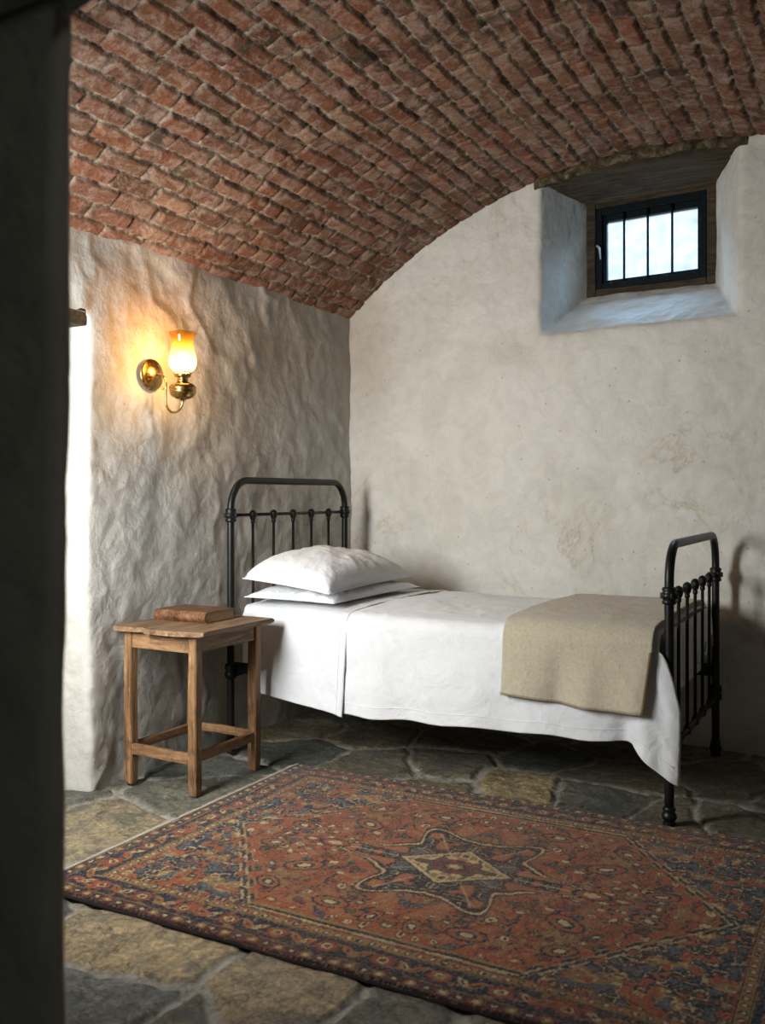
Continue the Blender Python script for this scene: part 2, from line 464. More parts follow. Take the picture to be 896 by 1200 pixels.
# little return behind the window surround
quad_patch(bm, (IX0, YN, IZ0), (IX1, YN, IZ0), (IX1, YN+.25, IZ0+.02), (IX0, YN+.25, IZ0+.02), span(IX0, IX1), 6)
quad_patch(bm, (IX0, YN, IZ0), (IX0, YN+.25, IZ0+.02), (IX0, YN+.25, ZT), (IX0, YN, ZT), 6, span(NZ0, ZT))
quad_patch(bm, (IX1, YN, IZ0), (IX1, YN+.25, IZ0+.02), (IX1, YN+.25, ZT), (IX1, YN, ZT), 6, span(NZ0, ZT))
def near_niche(c):
    if not (NX0-.05 < c.x < NX1+.05 and c.z > NZ0-.05 and c.y < YB+.12): return False
    return min(abs(c.x-NX0), abs(c.x-NX1), abs(c.z-NZ0)) < .06 or c.y > YB+.002
wb = finish_wall('wall_back', bm, M['plaster_back'], .014, 11, 1, near_niche, 6, (0, -1, 0))
SKEW[0] = False
# ---- left wall with a deep plastered recess
DY0, DY1, DZ = 1.40*S, 2.262*S, 1.615*S
RX = XL-.42*S
bm = bmesh.new(); Y1 = YB+.05; ZL = SPR+.05
quad_patch(bm, (XL, DY1, -.03), (XL, Y1, -.03), (XL, Y1, DZ), (XL, DY1, DZ), span(DY1, Y1, .013), span(-.03, DZ, .013))
quad_patch(bm, (XL, DY1, DZ), (XL, Y1, DZ), (XL, Y1, ZL), (XL, DY1, ZL), span(DY1, Y1, .013), span(DZ, ZL, .013))
quad_patch(bm, (XL, DY0, DZ), (XL, DY1, DZ), (XL, DY1, ZL), (XL, DY0, ZL), span(DY0, DY1, .02), span(DZ, ZL, .013))
quad_patch(bm, (XL, YF, -.03), (XL, DY0, -.03), (XL, DY0, DZ), (XL, YF, DZ), span(YF, DY0, .05), span(-.03, DZ, .05))
quad_patch(bm, (XL, YF, DZ), (XL, DY0, DZ), (XL, DY0, ZL), (XL, YF, ZL), span(YF, DY0, .05), 8)
quad_patch(bm, (RX, DY1, -.03), (XL, DY1, -.03), (XL, DY1, DZ), (RX, DY1, DZ), span(RX, XL, .016), span(-.03, DZ, .013))
quad_patch(bm, (RX, DY0, -.03), (XL, DY0, -.03), (XL, DY0, DZ), (RX, DY0, DZ), 12, 40)
quad_patch(bm, (RX, DY0, -.03), (RX, DY1, -.03), (RX, DY1, DZ), (RX, DY0, DZ), 30, 50)
quad_patch(bm, (RX, DY0, DZ), (RX, DY1, DZ), (XL, DY1, DZ), (XL, DY0, DZ), 30, 20)
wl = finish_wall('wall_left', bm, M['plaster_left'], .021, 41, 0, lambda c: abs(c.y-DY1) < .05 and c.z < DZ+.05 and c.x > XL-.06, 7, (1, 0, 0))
# ---- right wall (beyond the frame)
bm = bmesh.new()
quad_patch(bm, (XR, YF, -.03), (XR, Y1, -.03), (XR, Y1, ZL), (XR, YF, ZL), 60, 40)
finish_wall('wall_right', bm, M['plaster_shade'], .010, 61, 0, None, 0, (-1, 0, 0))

# ---- brick barrel vault
def vault():
    th0 = math.asin((VX-XL)/VR)+.012
    arc = 2*th0*VR; y0, y1 = YF+.05, YB+.015
    st = .0064
    ns, ny = int(arc/st), int((y1-y0)/st)
    s = np.linspace(0, arc, ns)[None, :].repeat(ny, 0); y = np.linspace(y0, y1, ny)[:, None].repeat(ns, 1)
    ws = s+.010*fbm(s*2.2, y*2.2, 0, 3, 3)+.0035*noise3(s*22, y*22, 0, 9)
    wy = y+.012*fbm(s*3.0, y*2.0, 0, 5, 3)+.0045*noise3(s*20, y*20, 0, 19)
    ch, bl = arc/47.0, .214
    row = np.floor(ws/ch); fr = ws/ch-row
    off = _h(row.astype(np.int64), row.astype(np.int64)*0, row.astype(np.int64)*0, 5)*.18
    u = wy/bl+.5*(row % 2)+off
    # odd half bricks here and there
    cell = np.floor(u); fu = u-cell
    hs = _h(row.astype(np.int64), cell.astype(np.int64), np.zeros_like(row).astype(np.int64), 77)
    half = hs > .62
    fu2 = np.where(half, (fu*2) % 1.0, fu); cell2 = np.where(half, cell*2+np.floor(fu*2)+.5, cell)
    bw = np.where(half, bl/2, bl)
    ci = (cell2*2).astype(np.int64); ri = row.astype(np.int64); z0 = np.zeros_like(ri)
    r = [_h(ri, ci, z0, 100+i) for i in range(6)]
    # every brick a little smaller or larger, a little crooked
    ds = np.minimum(fr, 1-fr)*ch+.0018*r[3]+(fu2-.5)*.004*r[4]*np.sign(.5-fr)
    dy = np.minimum(fu2, 1-fu2)*bw+.0025*r[5]
    m = .0046+.0020*fbm(s*8, y*8, 0, 8, 2)
    rad = .009
    ax_, ay_ = ds-m, dy-m
    d = np.where((ax_ < rad) & (ay_ < rad), rad-np.hypot(rad-np.minimum(ax_, rad), rad-np.minimum(ay_, rad)), np.minimum(ax_, ay_))
    inside = sstep(-.0015, .0040, d); rise = sstep(-.003, .009, d)
    h = rise*(.013+.0045*r[0]+.003*r[1]*(fr-.5)*2) + .0030*fbm(s*28, y*28, 0, 21, 3)*rise
    h = h + (1-rise)*.003*fbm(s*40, y*40, 0, 23, 2)
    big = .018*fbm(s*1.1, y*1.1, 0, 31, 2)
    fade = sstep(.0, .05, y1-y)*sstep(0, .03, s)*sstep(0, .03, arc-s)
    h = h*(.25+.75*fade)+big
    th = -th0+s/VR
    R = VR-h
    X = VX+R*np.sin(th); Z = VB+R*np.cos(th)
    y = y-KB*(X-XL)*(y-y0)/(y1-y0)
    pal = np.array([lin(c) for c in [(140, 92, 74), (128, 82, 66), (148, 104, 86), (116, 76, 62), (136, 100, 88), (148, 114, 94), (120, 86, 74), (148, 94, 70), (134, 100, 88), (110, 80, 64), (158, 126, 106), (130, 80, 62)]])
    k = ((r[2]*.5+.5)*len(pal)).astype(int).clip(0, len(pal)-1)
    c = pal[k]*(.90+.24*r[1][..., None])
    Mo = np.repeat((1-inside)[..., None], 3, -1)
    o = grid_mesh('ceiling', X, y, Z, M['brick'], {'Col': c, 'Mortar': Mo}, flip=True)
    tag(o, kind='structure'); return o
vault()

# ---- flagstone floor
SN, CN = math.sin(YAW), math.cos(YAW)
def floor_pt(px, py):
    d = 1088.0/(py-580); r = (px-448)/1088.0*d
    return ((-d*SN+r*CN)*S, (d*CN+r*SN)*S)
def flagstones():
    x0, x1, y0, y1 = XL-.50*S, XR+.1, -.3, YB+.08
    st = .0072
    nx, ny = int((x1-x0)/st), int((y1-y0)/st)
    x = np.linspace(x0, x1, nx)[None, :].repeat(ny, 0); y = np.linspace(y0, y1, ny)[:, None].repeat(nx, 1)
    seeds = [(118, 962), (232, 925), (70, 905), (178, 1100), (95, 1172), (330, 1168), (180, 1215), (480, 1215), (612, 924), (520, 890), (690, 938), (655, 887), (730, 905), (862, 912), (800, 965), (870, 968), (350, 875), (440, 888), (420, 862), (560, 868), (190, 1010), (600, 1240)]
    tone = {0: (112, 103, 84), 1: (88, 87, 78), 3: (128, 114, 90), 4: (90, 92, 88), 5: (120, 107, 86), 8: (132, 119, 92)}
    pts = [floor_pt(*p) for p in seeds]
    rnd = random.Random(12)
    for _ in range(1500):
        p = (rnd.uniform(x0, x1), rnd.uniform(y0, y1))
        if min(math.hypot(p[0]-q[0], p[1]-q[1]) for q in pts) > .33: pts.append(p)
    wx = x+.10*fbm(x*1.9, y*1.9, 0, 51, 3)+.022*fbm(x*11, y*11, 0, 53, 4); wy = y+.10*fbm(x*1.9, y*1.9, 9, 52, 3)+.022*fbm(x*11, y*11, 9, 54, 4)
    f1 = np.full(x.shape, 9.); f2 = np.full(x.shape, 9.); id1 = np.zeros(x.shape, int); id2 = np.zeros(x.shape, int)
    P = np.array(pts)
    for i, (a, b) in enumerate(pts):
        d = np.hypot(wx-a, wy-b)
        c1 = d < f1; c2 = (~c1) & (d < f2)
        f2 = np.where(c1, f1, np.where(c2, d, f2)); id2 = np.where(c1, id1, np.where(c2, i, id2))
        f1 = np.where(c1, d, f1); id1 = np.where(c1, i, id1)
    sep = np.hypot(P[id1, 0]-P[id2, 0], P[id1, 1]-P[id2, 1])+1e-6
    edge = (f2**2-f1**2)/(2*sep)
    wdt = .013+.008*fbm(x*3, y*3, 0, 57, 2)
    ins = sstep(wdt-.003, wdt+.005, edge+.006*fbm(x*20, y*20, 0, 69, 3)); rise = sstep(wdt-.006, wdt+.014, edge+.006*fbm(x*20, y*20, 0, 69, 3))
    rr = np.array([[rnd.uniform(-1, 1) for _ in range(5)] for _ in pts])
    tilt = (wx-P[id1, 0])*rr[id1, 0]*.018+(wy-P[id1, 1])*rr[id1, 1]*.018
    ridge = 1-np.abs(fbm(x*4.5+rr[id1, 2]*9, y*7.5, 0, 63, 4, .6))*2
    h = rise*(.009+.002*rr[id1, 3]+tilt*.6+.007*fbm(x*5, y*5, 0, 61, 5, .6)+.005*ridge) + (1-rise)*.002*fbm(x*30, y*30, 0, 65, 2)
    h = h-.014
    pal = np.array([lin(c) for c in [(98, 93, 80), (86, 87, 80), (108, 99, 82), (80, 83, 78), (102, 96, 84), (92, 89, 78)]])
    kk = ((rr[:, 4]*.5+.5)*len(pal)).astype(int).clip(0, len(pal)-1)
    base = pal[kk]
    for i, c in tone.items(): base[i] = np.array(lin(c))*1.2
    c = base[id1]*np.array([1.62, 1.63, 1.68])*(1+.16*fbm(x*3, y*5, 0, 67, 4)[..., None])
    Mo = np.repeat((1-ins)[..., None], 3, -1)
    o = grid_mesh('floor', x, y, h, M['floor'], {'Col': c, 'Mortar': Mo})
    tag(o, kind='structure')
flagstones()

# ---- front wall: the entrance we look through, and its tall window out of frame
def front_wall():
    bm = bmesh.new()
    yb = 1.20*S
    # camera side face of the pier, finely divided for its wavy arris
    ex = -.698*S
    for (xa, xb, za, zb) in ((-1.38*S, ex, -.03, 1.50*S), ):
        quad_patch(bm, (xa, YF, za), (xb, YF, za), (xb, YF, zb), (xa, YF, zb), 34, 90)
        quad_patch(bm, (xb, YF, za), (xb-.66*S, yb, za), (xb-.66*S, yb, zb), (xb, YF, zb), 14, 90)
        quad_patch(bm, (xa, yb, za), (xb-.66*S, yb, za), (xb-.66*S, yb, zb), (xa, yb, zb), 22, 90)
        quad_patch(bm, (xa, YF, za), (xa, yb, za), (xa, yb, zb), (xa, YF, zb), 14, 90)
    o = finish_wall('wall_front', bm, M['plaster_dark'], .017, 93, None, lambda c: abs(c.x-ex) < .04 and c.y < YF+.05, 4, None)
    return o
front_wall()
def solid(name, boxes, m):
    bm = bmesh.new()
    for b in boxes: box(bm, *b)
    o = obj(name, bm, m, None, False); tag(o, kind='structure'); return o
# masonry above and beside the opening
bm = bmesh.new()
pts = []
for i in range(17):                       # shallow arch over the entrance
    a = i/16.0; x = -.70*S+a*.98*S
    pts.append((x, 1.458*S+.36*S*math.sin(math.pi*min(1, max(0, a)))**.8))
for ya, yb_ in ((YF, 1.20*S),):
    lo = [[bm.verts.new((x, yy, z+(0 if yy == ya else .62))) for x, z in pts] for yy in (ya, yb_)]
    hi = [[bm.verts.new((x, yy, 2.75*S)) for x, z in pts] for yy in (ya, yb_)]
    for i in range(16):
        bm.faces.new((lo[0][i], lo[0][i+1], hi[0][i+1], hi[0][i])); bm.faces.new((lo[1][i], lo[1][i+1], hi[1][i+1], hi[1][i]))
        bm.faces.new((lo[0][i], lo[0][i+1], lo[1][i+1], lo[1][i]))
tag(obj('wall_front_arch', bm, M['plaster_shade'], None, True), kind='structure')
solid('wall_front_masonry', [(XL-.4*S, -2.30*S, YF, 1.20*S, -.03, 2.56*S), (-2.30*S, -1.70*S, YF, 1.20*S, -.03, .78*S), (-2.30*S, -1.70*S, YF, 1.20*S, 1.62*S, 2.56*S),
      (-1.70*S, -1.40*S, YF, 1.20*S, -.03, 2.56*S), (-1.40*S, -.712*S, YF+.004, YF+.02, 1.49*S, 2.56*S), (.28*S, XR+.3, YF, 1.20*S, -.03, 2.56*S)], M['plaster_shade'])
# the passage the camera stands in
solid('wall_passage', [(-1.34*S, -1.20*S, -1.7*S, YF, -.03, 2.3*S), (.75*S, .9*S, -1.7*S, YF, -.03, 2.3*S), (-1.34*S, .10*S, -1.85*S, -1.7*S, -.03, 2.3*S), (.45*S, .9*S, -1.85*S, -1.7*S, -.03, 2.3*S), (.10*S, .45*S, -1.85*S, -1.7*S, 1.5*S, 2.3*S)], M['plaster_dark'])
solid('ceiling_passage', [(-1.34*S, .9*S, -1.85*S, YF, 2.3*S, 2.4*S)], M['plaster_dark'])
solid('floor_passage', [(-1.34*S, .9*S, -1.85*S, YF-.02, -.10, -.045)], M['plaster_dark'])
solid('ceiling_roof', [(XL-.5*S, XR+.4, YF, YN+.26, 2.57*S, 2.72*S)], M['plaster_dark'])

# front window (hidden from this spot by the pier)
w2 = bpy.data.objects.new('window_2', None); link(w2); w2.location = (-2.0*S, .70*S, .78*S); tag(w2, kind='structure')
bm = bmesh.new()
for b in ((-2.30, -2.26, .78, 1.62), (-1.74, -1.70, .78, 1.62), (-2.26, -1.74, .78, .82), (-2.26, -1.74, 1.58, 1.62), (-2.01, -1.99, .82, 1.58)):
    box(bm, b[0]*S, b[1]*S, .68*S, .72*S, b[2]*S, b[3]*S, .004)
obj('window_frame', bm, M['frame_wood'], w2, False)

# ------------------------------------------------------------------ barred window in the niche
SKEW[0] = True
w1 = bpy.data.objects.new('window_1', None); link(w1); w1.location = ((IX0+IX1)/2, YN+.05-KB*((IX0+IX1)/2-XL), IZ0); tag(w1, kind='structure')
fy0 = YN-.005
bm = bmesh.new()
t = .040
box(bm, IX0-.02, IX0+t, fy0, fy0+.10, IZ0-.02, IZ1+.03, .004, 10, .003, 1)
box(bm, IX1-t, IX1+.02, fy0, fy0+.10, IZ0-.02, IZ1+.03, .004, 10, .003, 2)
box(bm, IX0+t, IX1-t, fy0+.003, fy0+.10, IZ0-.02, IZ0+.034, .004, 12, .003, 3)
box(bm, IX0+t, IX1-t, fy0+.003, fy0+.10, IZ1-.034, IZ1+.03, .004, 12, .003, 4)
obj('window_surround', bm, M['frame_wood'], w1, False)
cx0, cx1, cz0, cz1 = IX0+t+.002, IX1-t-.002, IZ0+.036, IZ1-.036
bm = bmesh.new()
box(bm, cx0, cx0+.030, fy0+.012, fy0+.055, cz0, cz1, .003)
box(bm, cx1-.030, cx1, fy0+.012, fy0+.055, cz0, cz1, .003)
box(bm, cx0+.03, cx1-.03, fy0+.012, fy0+.055, cz0, cz0+.030, .003)
box(bm, cx0+.03, cx1-.03, fy0+.012, fy0+.055, cz1-.034, cz1, .003)
box(bm, cx0+.026, cx0+.052, fy0+.030, fy0+.065, cz0+.02, cz1-.02, .002)
box(bm, cx1-.045, cx1-.026, fy0+.030, fy0+.065, cz0+.02, cz1-.02, .002)
box(bm, cx0+.04, cx1-.04, fy0+.030, fy0+.065, cz0+.022, cz0+.046, .002)
box(bm, cx0+.04, cx1-.04, fy0+.030, fy0+.065, cz1-.068, cz1-.03, .002)
cas = obj('casement', bm, M['win_metal'], w1, False)
bm = bmesh.new(); box(bm, cx0+.048, cx1-.042, fy0+.048, fy0+.053, cz0+.042, cz1-.064)
obj('pane', bm, M['pane'], cas, False)
px0, px1 = cx0+.052, cx1-.045
for i in range(3):
    bm = bmesh.new(); xx = px0+(px1-px0)*(.205+.265*i)
    tube(bm, [(xx, fy0+.020, cz0+.012), (xx, fy0+.020, cz1-.012)], .0062, 10)
    obj('window_bar', bm, M['win_metal'], w1)
bm = bmesh.new()
tube(bm, [(cx0+.018, fy0+.010, cz0+.215), (cx0+.018, fy0-.012, cz0+.212)], .005, 10)
tube(bm, [(cx0+.010, fy0-.012, cz0+.222), (cx0+.022, fy0-.014, cz0+.212), (cx0+.026, fy0-.012, cz0+.190), (cx0+.029, fy0-.010, cz0+.150)], [.006, .006, .0045, .003], 10)
obj('latch_handle', bm, M['steel'], w1)
# timber lintel: soffit boards stepping up from the window to the vault
bm = bmesh.new()
nb = 4
for i in range(nb):
    a0, a1 = i/nb, (i+1)/nb
    ya, yb_ = YB+.012+(YN+.09-YB)*a0, YB+.012+(YN+.09-YB)*a1-.006
    za = 2.372*S-(2.372-2.340)*S*a0**.8-.004*(i % 2)
    za1 = 2.372*S-(2.372-2.340)*S*a1**.8-.004*(i % 2)
    vs = box(bm, NX0-.02+.05*a0, NX1+.02-.05*a0, ya, yb_, za, za+.06, .004, 14, .004, 10+i)
    for v in vs: v.co.z += (za1-za)*(v.co.y-ya)/(yb_-ya)
trim = obj('trim_1', bm, M['lintel'], None, False); tag(trim, kind='structure')
# mortar and plaster arc closing the joint between lintel and vault
bm = bmesh.new()
rows = []
for i in range(41):
    x = NX0-.03+(NX1-NX0+.06)*i/40; zt = VB+math.sqrt(VR**2-(x-VX)**2)+.01
    w_ = float(fbm(x*9, 0, 0, 5, 3))
    zb = zt-.045-.018*w_-.010*math.sin(math.pi*i/40)
    rows.append([(x, YB-.006, zt), (x, YB-.014, (zt+zb)/2+.004), (x, YB-.004, zb), (x, YB+.05, zb+.006), (x, YB+.06, zt+.02)])
vv = [[bm.verts.new(p) for p in r] for r in rows]
for i in range(40):
    for j in range(4): bm.faces.new((vv[i][j], vv[i+1][j], vv[i+1][j+1], vv[i][j+1]))
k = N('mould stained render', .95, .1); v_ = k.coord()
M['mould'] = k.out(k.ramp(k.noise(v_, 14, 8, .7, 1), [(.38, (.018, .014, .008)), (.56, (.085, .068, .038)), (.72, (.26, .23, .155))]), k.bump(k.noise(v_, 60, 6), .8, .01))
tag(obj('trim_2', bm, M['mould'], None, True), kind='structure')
SKEW[0] = False
# little timber lintel end over the left recess
bm = bmesh.new()
box(bm, XL-.40*S, XL-.004, DY1-.30*S, DY1+.004, DZ-.055, DZ+.026, .006, 8, .006, 33)
tag(obj('trim_3', bm, M['lintel'], None, False), kind='structure')

# ------------------------------------------------------------------ rug
def make_rug():
    rx0, rx1, ry0, ry1 = -1.905*S, -.115*S, 1.655*S, 2.858*S
    st = .0030
    nx, ny = int((rx1-rx0)/st), int((ry1-ry0)/st)
    x = np.linspace(rx0, rx1, nx)[None, :].repeat(ny, 0); y = np.linspace(ry0, ry1, ny)[:, None].repeat(nx, 1)
    cx, cy = (rx0+rx1)/2, (ry0+ry1)/2; HX, HY = (rx1-rx0)/2, (ry1-ry0)/2
    kn = .0034                            # knots
    qx = np.round((x-cx)/kn)*kn; qy = np.round((y-cy)/kn)*kn
    qx = qx+.0025*noise3(qx*9, qy*9, 0, 3); qy = qy+.0025*noise3(qx*9, qy*9, 5, 4)
    ax_, ay_ = np.abs(qx), np.abs(qy)
    pal = {k_: np.array(lin(c)) for k_, c in dict(rust=(142, 68, 28), red=(112, 44, 24), dred=(78, 32, 26), navy=(22, 23, 36), black=(20, 17, 18), cream=(184, 162, 118), gold=(134, 104, 60), blue=(66, 76, 84), pink=(152, 96, 58), olive=(88, 78, 46)).items()}
    C = np.empty(x.shape+(3,)); C[:] = pal['rust']
    def put(mask, col, a=1.0):
        C[mask] = C[mask]*(1-a)+pal[col]*a
    dout = np.minimum(HX-ax_, HY-ay_)      # distance to the edge
    rnd = random.Random(21)
    def ell(px, py, a, b, ang):
        c, s_ = math.cos(ang), math.sin(ang)
        u = (ax_-px)*c+(ay_-py)*s_; v = -(ax_-px)*s_+(ay_-py)*c
        return (u/a)**2+(v/b)**2
    BI = .165                              # border total width
    fx, fy = HX-BI, HY-BI
    # spandrels (corners outside the hexagon)
    hx_tip, hx_sh, hy = .775, .385, fy-.018
    hexd = np.where(ax_ < hx_sh, hy-ay_, ((hx_tip-ax_)*hy/(hx_tip-hx_sh)-ay_)*.72)
    step_ = .010*np.sign(np.sin(ax_*2*math.pi/.06))
    hexd = hexd+step_*(ax_ > hx_sh)
    inside = hexd > 0
    put(~inside, 'dred'); sp = ~inside & (dout > BI)
    n1 = fbm(ax_*22, ay_*22, 0, 71, 2); n2 = fbm(ax_*34, ay_*34, 3, 73, 2)
    put(sp & (n1 > .02), 'navy'); put(sp & (n1 < -.25), 'gold'); put(sp & (np.abs(n2) < .06), 'cream', .8); put(sp & (n2 > .33), 'rust'); put(sp & (n2 < -.42), 'blue')
    # field tracery
    fld = inside & (dout > BI)
    put(fld & (fbm(ax_*5, ay_*5, 0, 81, 2) > .25), 'red', .45)
    v1 = np.abs(fbm(ax_*9, ay_*9, 0, 83, 2)); v2 = np.abs(fbm(ax_*13, ay_*13, 4, 85, 2))
    put(fld & (v1 < .055), 'black', .9); v3 = np.abs(fbm(ax_*19, ay_*19, 6, 87, 2)); put(fld & (v3 < .055), 'dred', .85); v4 = np.abs(fbm(ax_*26, ay_*26, 9, 89, 2)); put(fld & (v4 < .040), 'black', .8); put(fld & (v4 > .46), 'gold', .8); put(fld & (v2 < .028), 'gold', .7); put(fld & (v2 > .42), 'pink', .6)
    put(fld & (hexd < .055) & (hexd > .02) & (v1 >= .03), 'rust')
    motifs = []
    for _ in range(900):
        px, py = rnd.uniform(0, hx_tip), rnd.uniform(0, hy)
        lim = hy if px < hx_sh else (hx_tip-px)*hy/(hx_tip-hx_sh)
        if py > lim-.03: continue
        if all(math.hypot(px-a, py-b) > .043 for a, b in motifs): motifs.append((px, py))
    for i, (px, py) in enumerate(motifs):
        ang = rnd.uniform(0, math.pi); a = rnd.uniform(.012, .027); b = a*rnd.uniform(.45, .8)
        e = ell(px, py, a, b, ang)
        m = fld & (e < 1)
        put(m, 'black', .9); put(fld & (e < .62), rnd.choice(['gold', 'cream', 'blue', 'pink', 'olive', 'red', 'cream']))
        put(fld & (e < .16), rnd.choice(['dred', 'navy', 'cream', 'rust']))
        # sprig
        e2 = ell(px+math.cos(ang)*a*1.5, py+math.sin(ang)*a*1.5, a*.55, a*.22, ang+.8); put(fld & (e2 < 1), rnd.choice(['black', 'navy', 'gold']))
    # large dark outlined palmettes set round the medallion
    for px, py, a, b, g_ in ((.40, .20, .060, .036, .5), (.20, .375, .055, .034, 0), (.43, .345, .046, .030, -.5), (.585, .085, .050, .030, .3), (.06, .40, .040, .026, 1.2)):
        e = ell(px, py, a, b, g_)
        put(fld & (e < 1.15), 'black'); put(fld & (e < .78), 'rust'); put(fld & (e < .42), 'gold'); put(fld & (e < .30), 'navy'); put(fld & (e < .10), 'cream')
    # hexagon outline
    put(np.abs(hexd) < .0065, 'black'); put((np.abs(hexd-.011) < .004), 'gold'); put((np.abs(hexd+.011) < .004), 'cream', .7)
    # lobed black medallion
    ang = np.arctan2(ay_*1.12, ax_); rad = np.hypot(ax_, ay_*1.12)
    lobe = .262+.055*np.cos(ang*6)+.018*np.cos(ang*12+.6)
    lobe = lobe+.075*np.exp(-(ang/.20)**2)
    md = lobe-rad
    n3 = fbm(ax_*20, ay_*20, 8, 91, 2)
    put(md > 0, 'black'); put((md > .014) & (n3 > .16), 'red'); put((md > .014) & (n3 > .26), 'pink', .8); put((md > .02) & (np.abs(n3+.22) < .035), 'cream', .7)
    put((md > .02) & (n3 < -.42), 'blue')
    put(np.abs(md+.007) < .0048, 'cream', .95); put(np.abs(md+.020) < .0060, 'black', .9)
    put((md > .03) & (np.abs(np.sin(ang*6)) < .10) & (rad > .12), 'cream', .5)
    # end pendants
    for px, sx in ((.415, .052), (.50, .03)):
        e = ell(px, 0, sx, sx*.55, 0); put(e < 1.25, 'black'); put(e < .75, 'rust'); put(e < .25, 'cream')
    # cream diamond
    dm = 1-(ax_/.178+ay_/.128)
    n4 = fbm(ax_*34, ay_*34, 2, 95, 1)
    put(dm > -.06, 'black'); put(dm > 0, 'cream'); put((dm > .10) & (n4 > .12), 'black', .9); put((dm > .10) & (n4 < -.36), 'gold')
    er = ell(0, 0, .074, .052, 0); put(er < 1, 'red'); put((er < 1) & (n3 > .16), 'dred'); put(er < .28, 'navy'); put(er < .14, 'gold'); put(er < .04, 'cream')
    # ---- borders: s along, d across
    horiz = (HY-ay_) < (HX-ax_)
    sl = np.where(horiz, ax_, ay_+.37); d = dout
    bz = d < BI
    put(bz, 'dred')
    def band(a, b): return (d >= a) & (d < b)
    put(band(0, .007), 'black')
    put(band(.007, .040), 'dred')
    # outer guard: small rosettes on gold / navy
    per = .040; ph = (sl/per) % 1; k_ = np.floor(sl/per).astype(int)
    g1 = ((ph-.5)/.36)**2+((d-.0235)/.0125)**2
    put(band(.010, .037) & (g1 < 1) & (k_ % 2 == 0), 'gold'); put(band(.010, .037) & (g1 < 1) & (k_ % 2 == 1), 'navy'); put(band(.010, .037) & (g1 < .22), 'cream')
    put(band(.037, .0405), 'black'); put(band(.0405, .0435), 'gold')
    # main border
    put(band(.0435, .125), 'navy')
    mb = band(.046, .123); mid = .0845
    per = .150; ph = (sl/per) % 1; u = (ph-.5)*per; w_ = d-mid
    n5 = fbm(sl*26, d*26, 0, 97, 2)
    put(mb & (np.abs(w_-.020*np.sin(ph*2*math.pi)) < .0035), 'pink', .8)
    e = (u/.031)**2+(w_/.027)**2; put(mb & (e < 1), 'red'); put(mb & (e < .62), 'rust'); put(mb & (e < .36), 'black'); put(mb & (e < .24), 'cream'); put(mb & (e < .07), 'dred')
    uu = (((sl/per)+.5) % 1-.5)*per
    for sgn in (-1, 1):
        ca, sa = math.cos(.75*sgn), math.sin(.75*sgn)
        p_, q_ = (uu-sgn*.016)*ca+w_*sa, -(uu-sgn*.016)*sa+w_*ca
        e = (p_/.030)**2+(q_/.0105)**2; put(mb & (e < 1), 'gold'); put(mb & (e < .5), 'rust' if sgn > 0 else 'cream'); put(mb & (e < .12), 'navy')
    put(mb & (n5 > .47), 'rust', .8); put(mb & (n5 < -.44), 'gold', .8)
    # inner guard
    put(band(.125, .128), 'gold'); put(band(.128, .131), 'black'); put(band(.131, .158), 'gold')
    per = .032; ph = (sl/per) % 1; k_ = np.floor(sl/per).astype(int)
    g2 = ((ph-.5)/.34)**2+((d-.1445)/.0095)**2
    put(band(.131, .158) & (g2 < 1), 'red'); put(band(.131, .158) & (g2 < 1) & (k_ % 3 == 0), 'navy'); put(band(.131, .158) & (g2 < .25), 'cream')
    put(band(.158, .1615), 'black'); put(band(.1615, BI), 'rust')
    # wool: per knot tone, flecks of pale warp, slow abrash (dye-lot) bands
    ix = np.round((x-cx)/kn).astype(np.int64); iy = np.round((y-cy)/kn).astype(np.int64); iz = np.zeros_like(ix)
    j = _h(ix, iy, iz, 201); j2 = _h(ix, iy, iz, 203)
    C = C*(1+.26*j[..., None])
    fleck = (j2 > .80)[..., None]; C = np.where(fleck, C*.6+pal['cream']*.33, C)
    wear = sstep(.05, .5, fbm(x*5, y*5, 0, 205, 4))[..., None]
    C = C*(1-.18*wear)+pal['pink']*.10*wear
    C = C*(1+.10*fbm(x*6, y*.6, 0, 207, 2)[..., None])
    # gentle lie of the rug
    zz = .0125+.0018*j+.0035*fbm(x*3, y*3, 0, 209, 2)
    edge = np.minimum.reduce([x-rx0, rx1-x, y-ry0, ry1-y])
    zz = zz-.006*(1-sstep(0, .010, edge))
    yy = y+.010*fbm(x*3.2, x*0, 0, 211, 2)*(1-sstep(0, .5, y-ry0)); xx = x+.006*fbm(y*4, y*0, 2, 213, 2)*(1-sstep(0, .5, x-rx0))
    root = thing('rug', 'worn rust red and navy medallion rug lying on the flagstone floor', 'rug', (cx, cy, 0))
    o = grid_mesh('pile', xx-cx, yy-cy, zz, M['rug'], {'Col': np.clip(C*.74-.002, 0, 1)}, parent=root)
    # backing skirt
    bm = bmesh.new()
    ring = [(xx[0, i], yy[0, i], zz[0, i]) for i in range(0, nx, 4)]+[(xx[j_, -1], yy[j_, -1], zz[j_, -1]) for j_ in range(0, ny, 4)]
    ring += [(xx[-1, i], yy[-1, i], zz[-1, i]) for i in range(nx-1, -1, -4)]+[(xx[j_, 0], yy[j_, 0], zz[j_, 0]) for j_ in range(ny-1, -1, -4)]
    def outw(p, k_):
        return (p[0]+(k_ if p[0] > cx else -k_)*(abs(p[0]-cx) > HX-.03), p[1]+(k_ if p[1] > cy else -k_)*(abs(p[1]-cy) > HY-.03))
    a = [bm.verts.new((outw(p, -.001)[0], outw(p, -.001)[1], p[2]+.0005)) for p in ring]; m_ = [bm.verts.new((*outw(p, .005), p[2]-.003)) for p in ring]; b = [bm.verts.new((*outw(p, .003), .0)) for p in ring]
    n_ = len(ring)
    for i in range(n_):
        i2 = (i+1) % n_
        bm.faces.new((a[i], a[i2], m_[i2], m_[i])); bm.faces.new((m_[i], m_[i2], b[i2], b[i]))
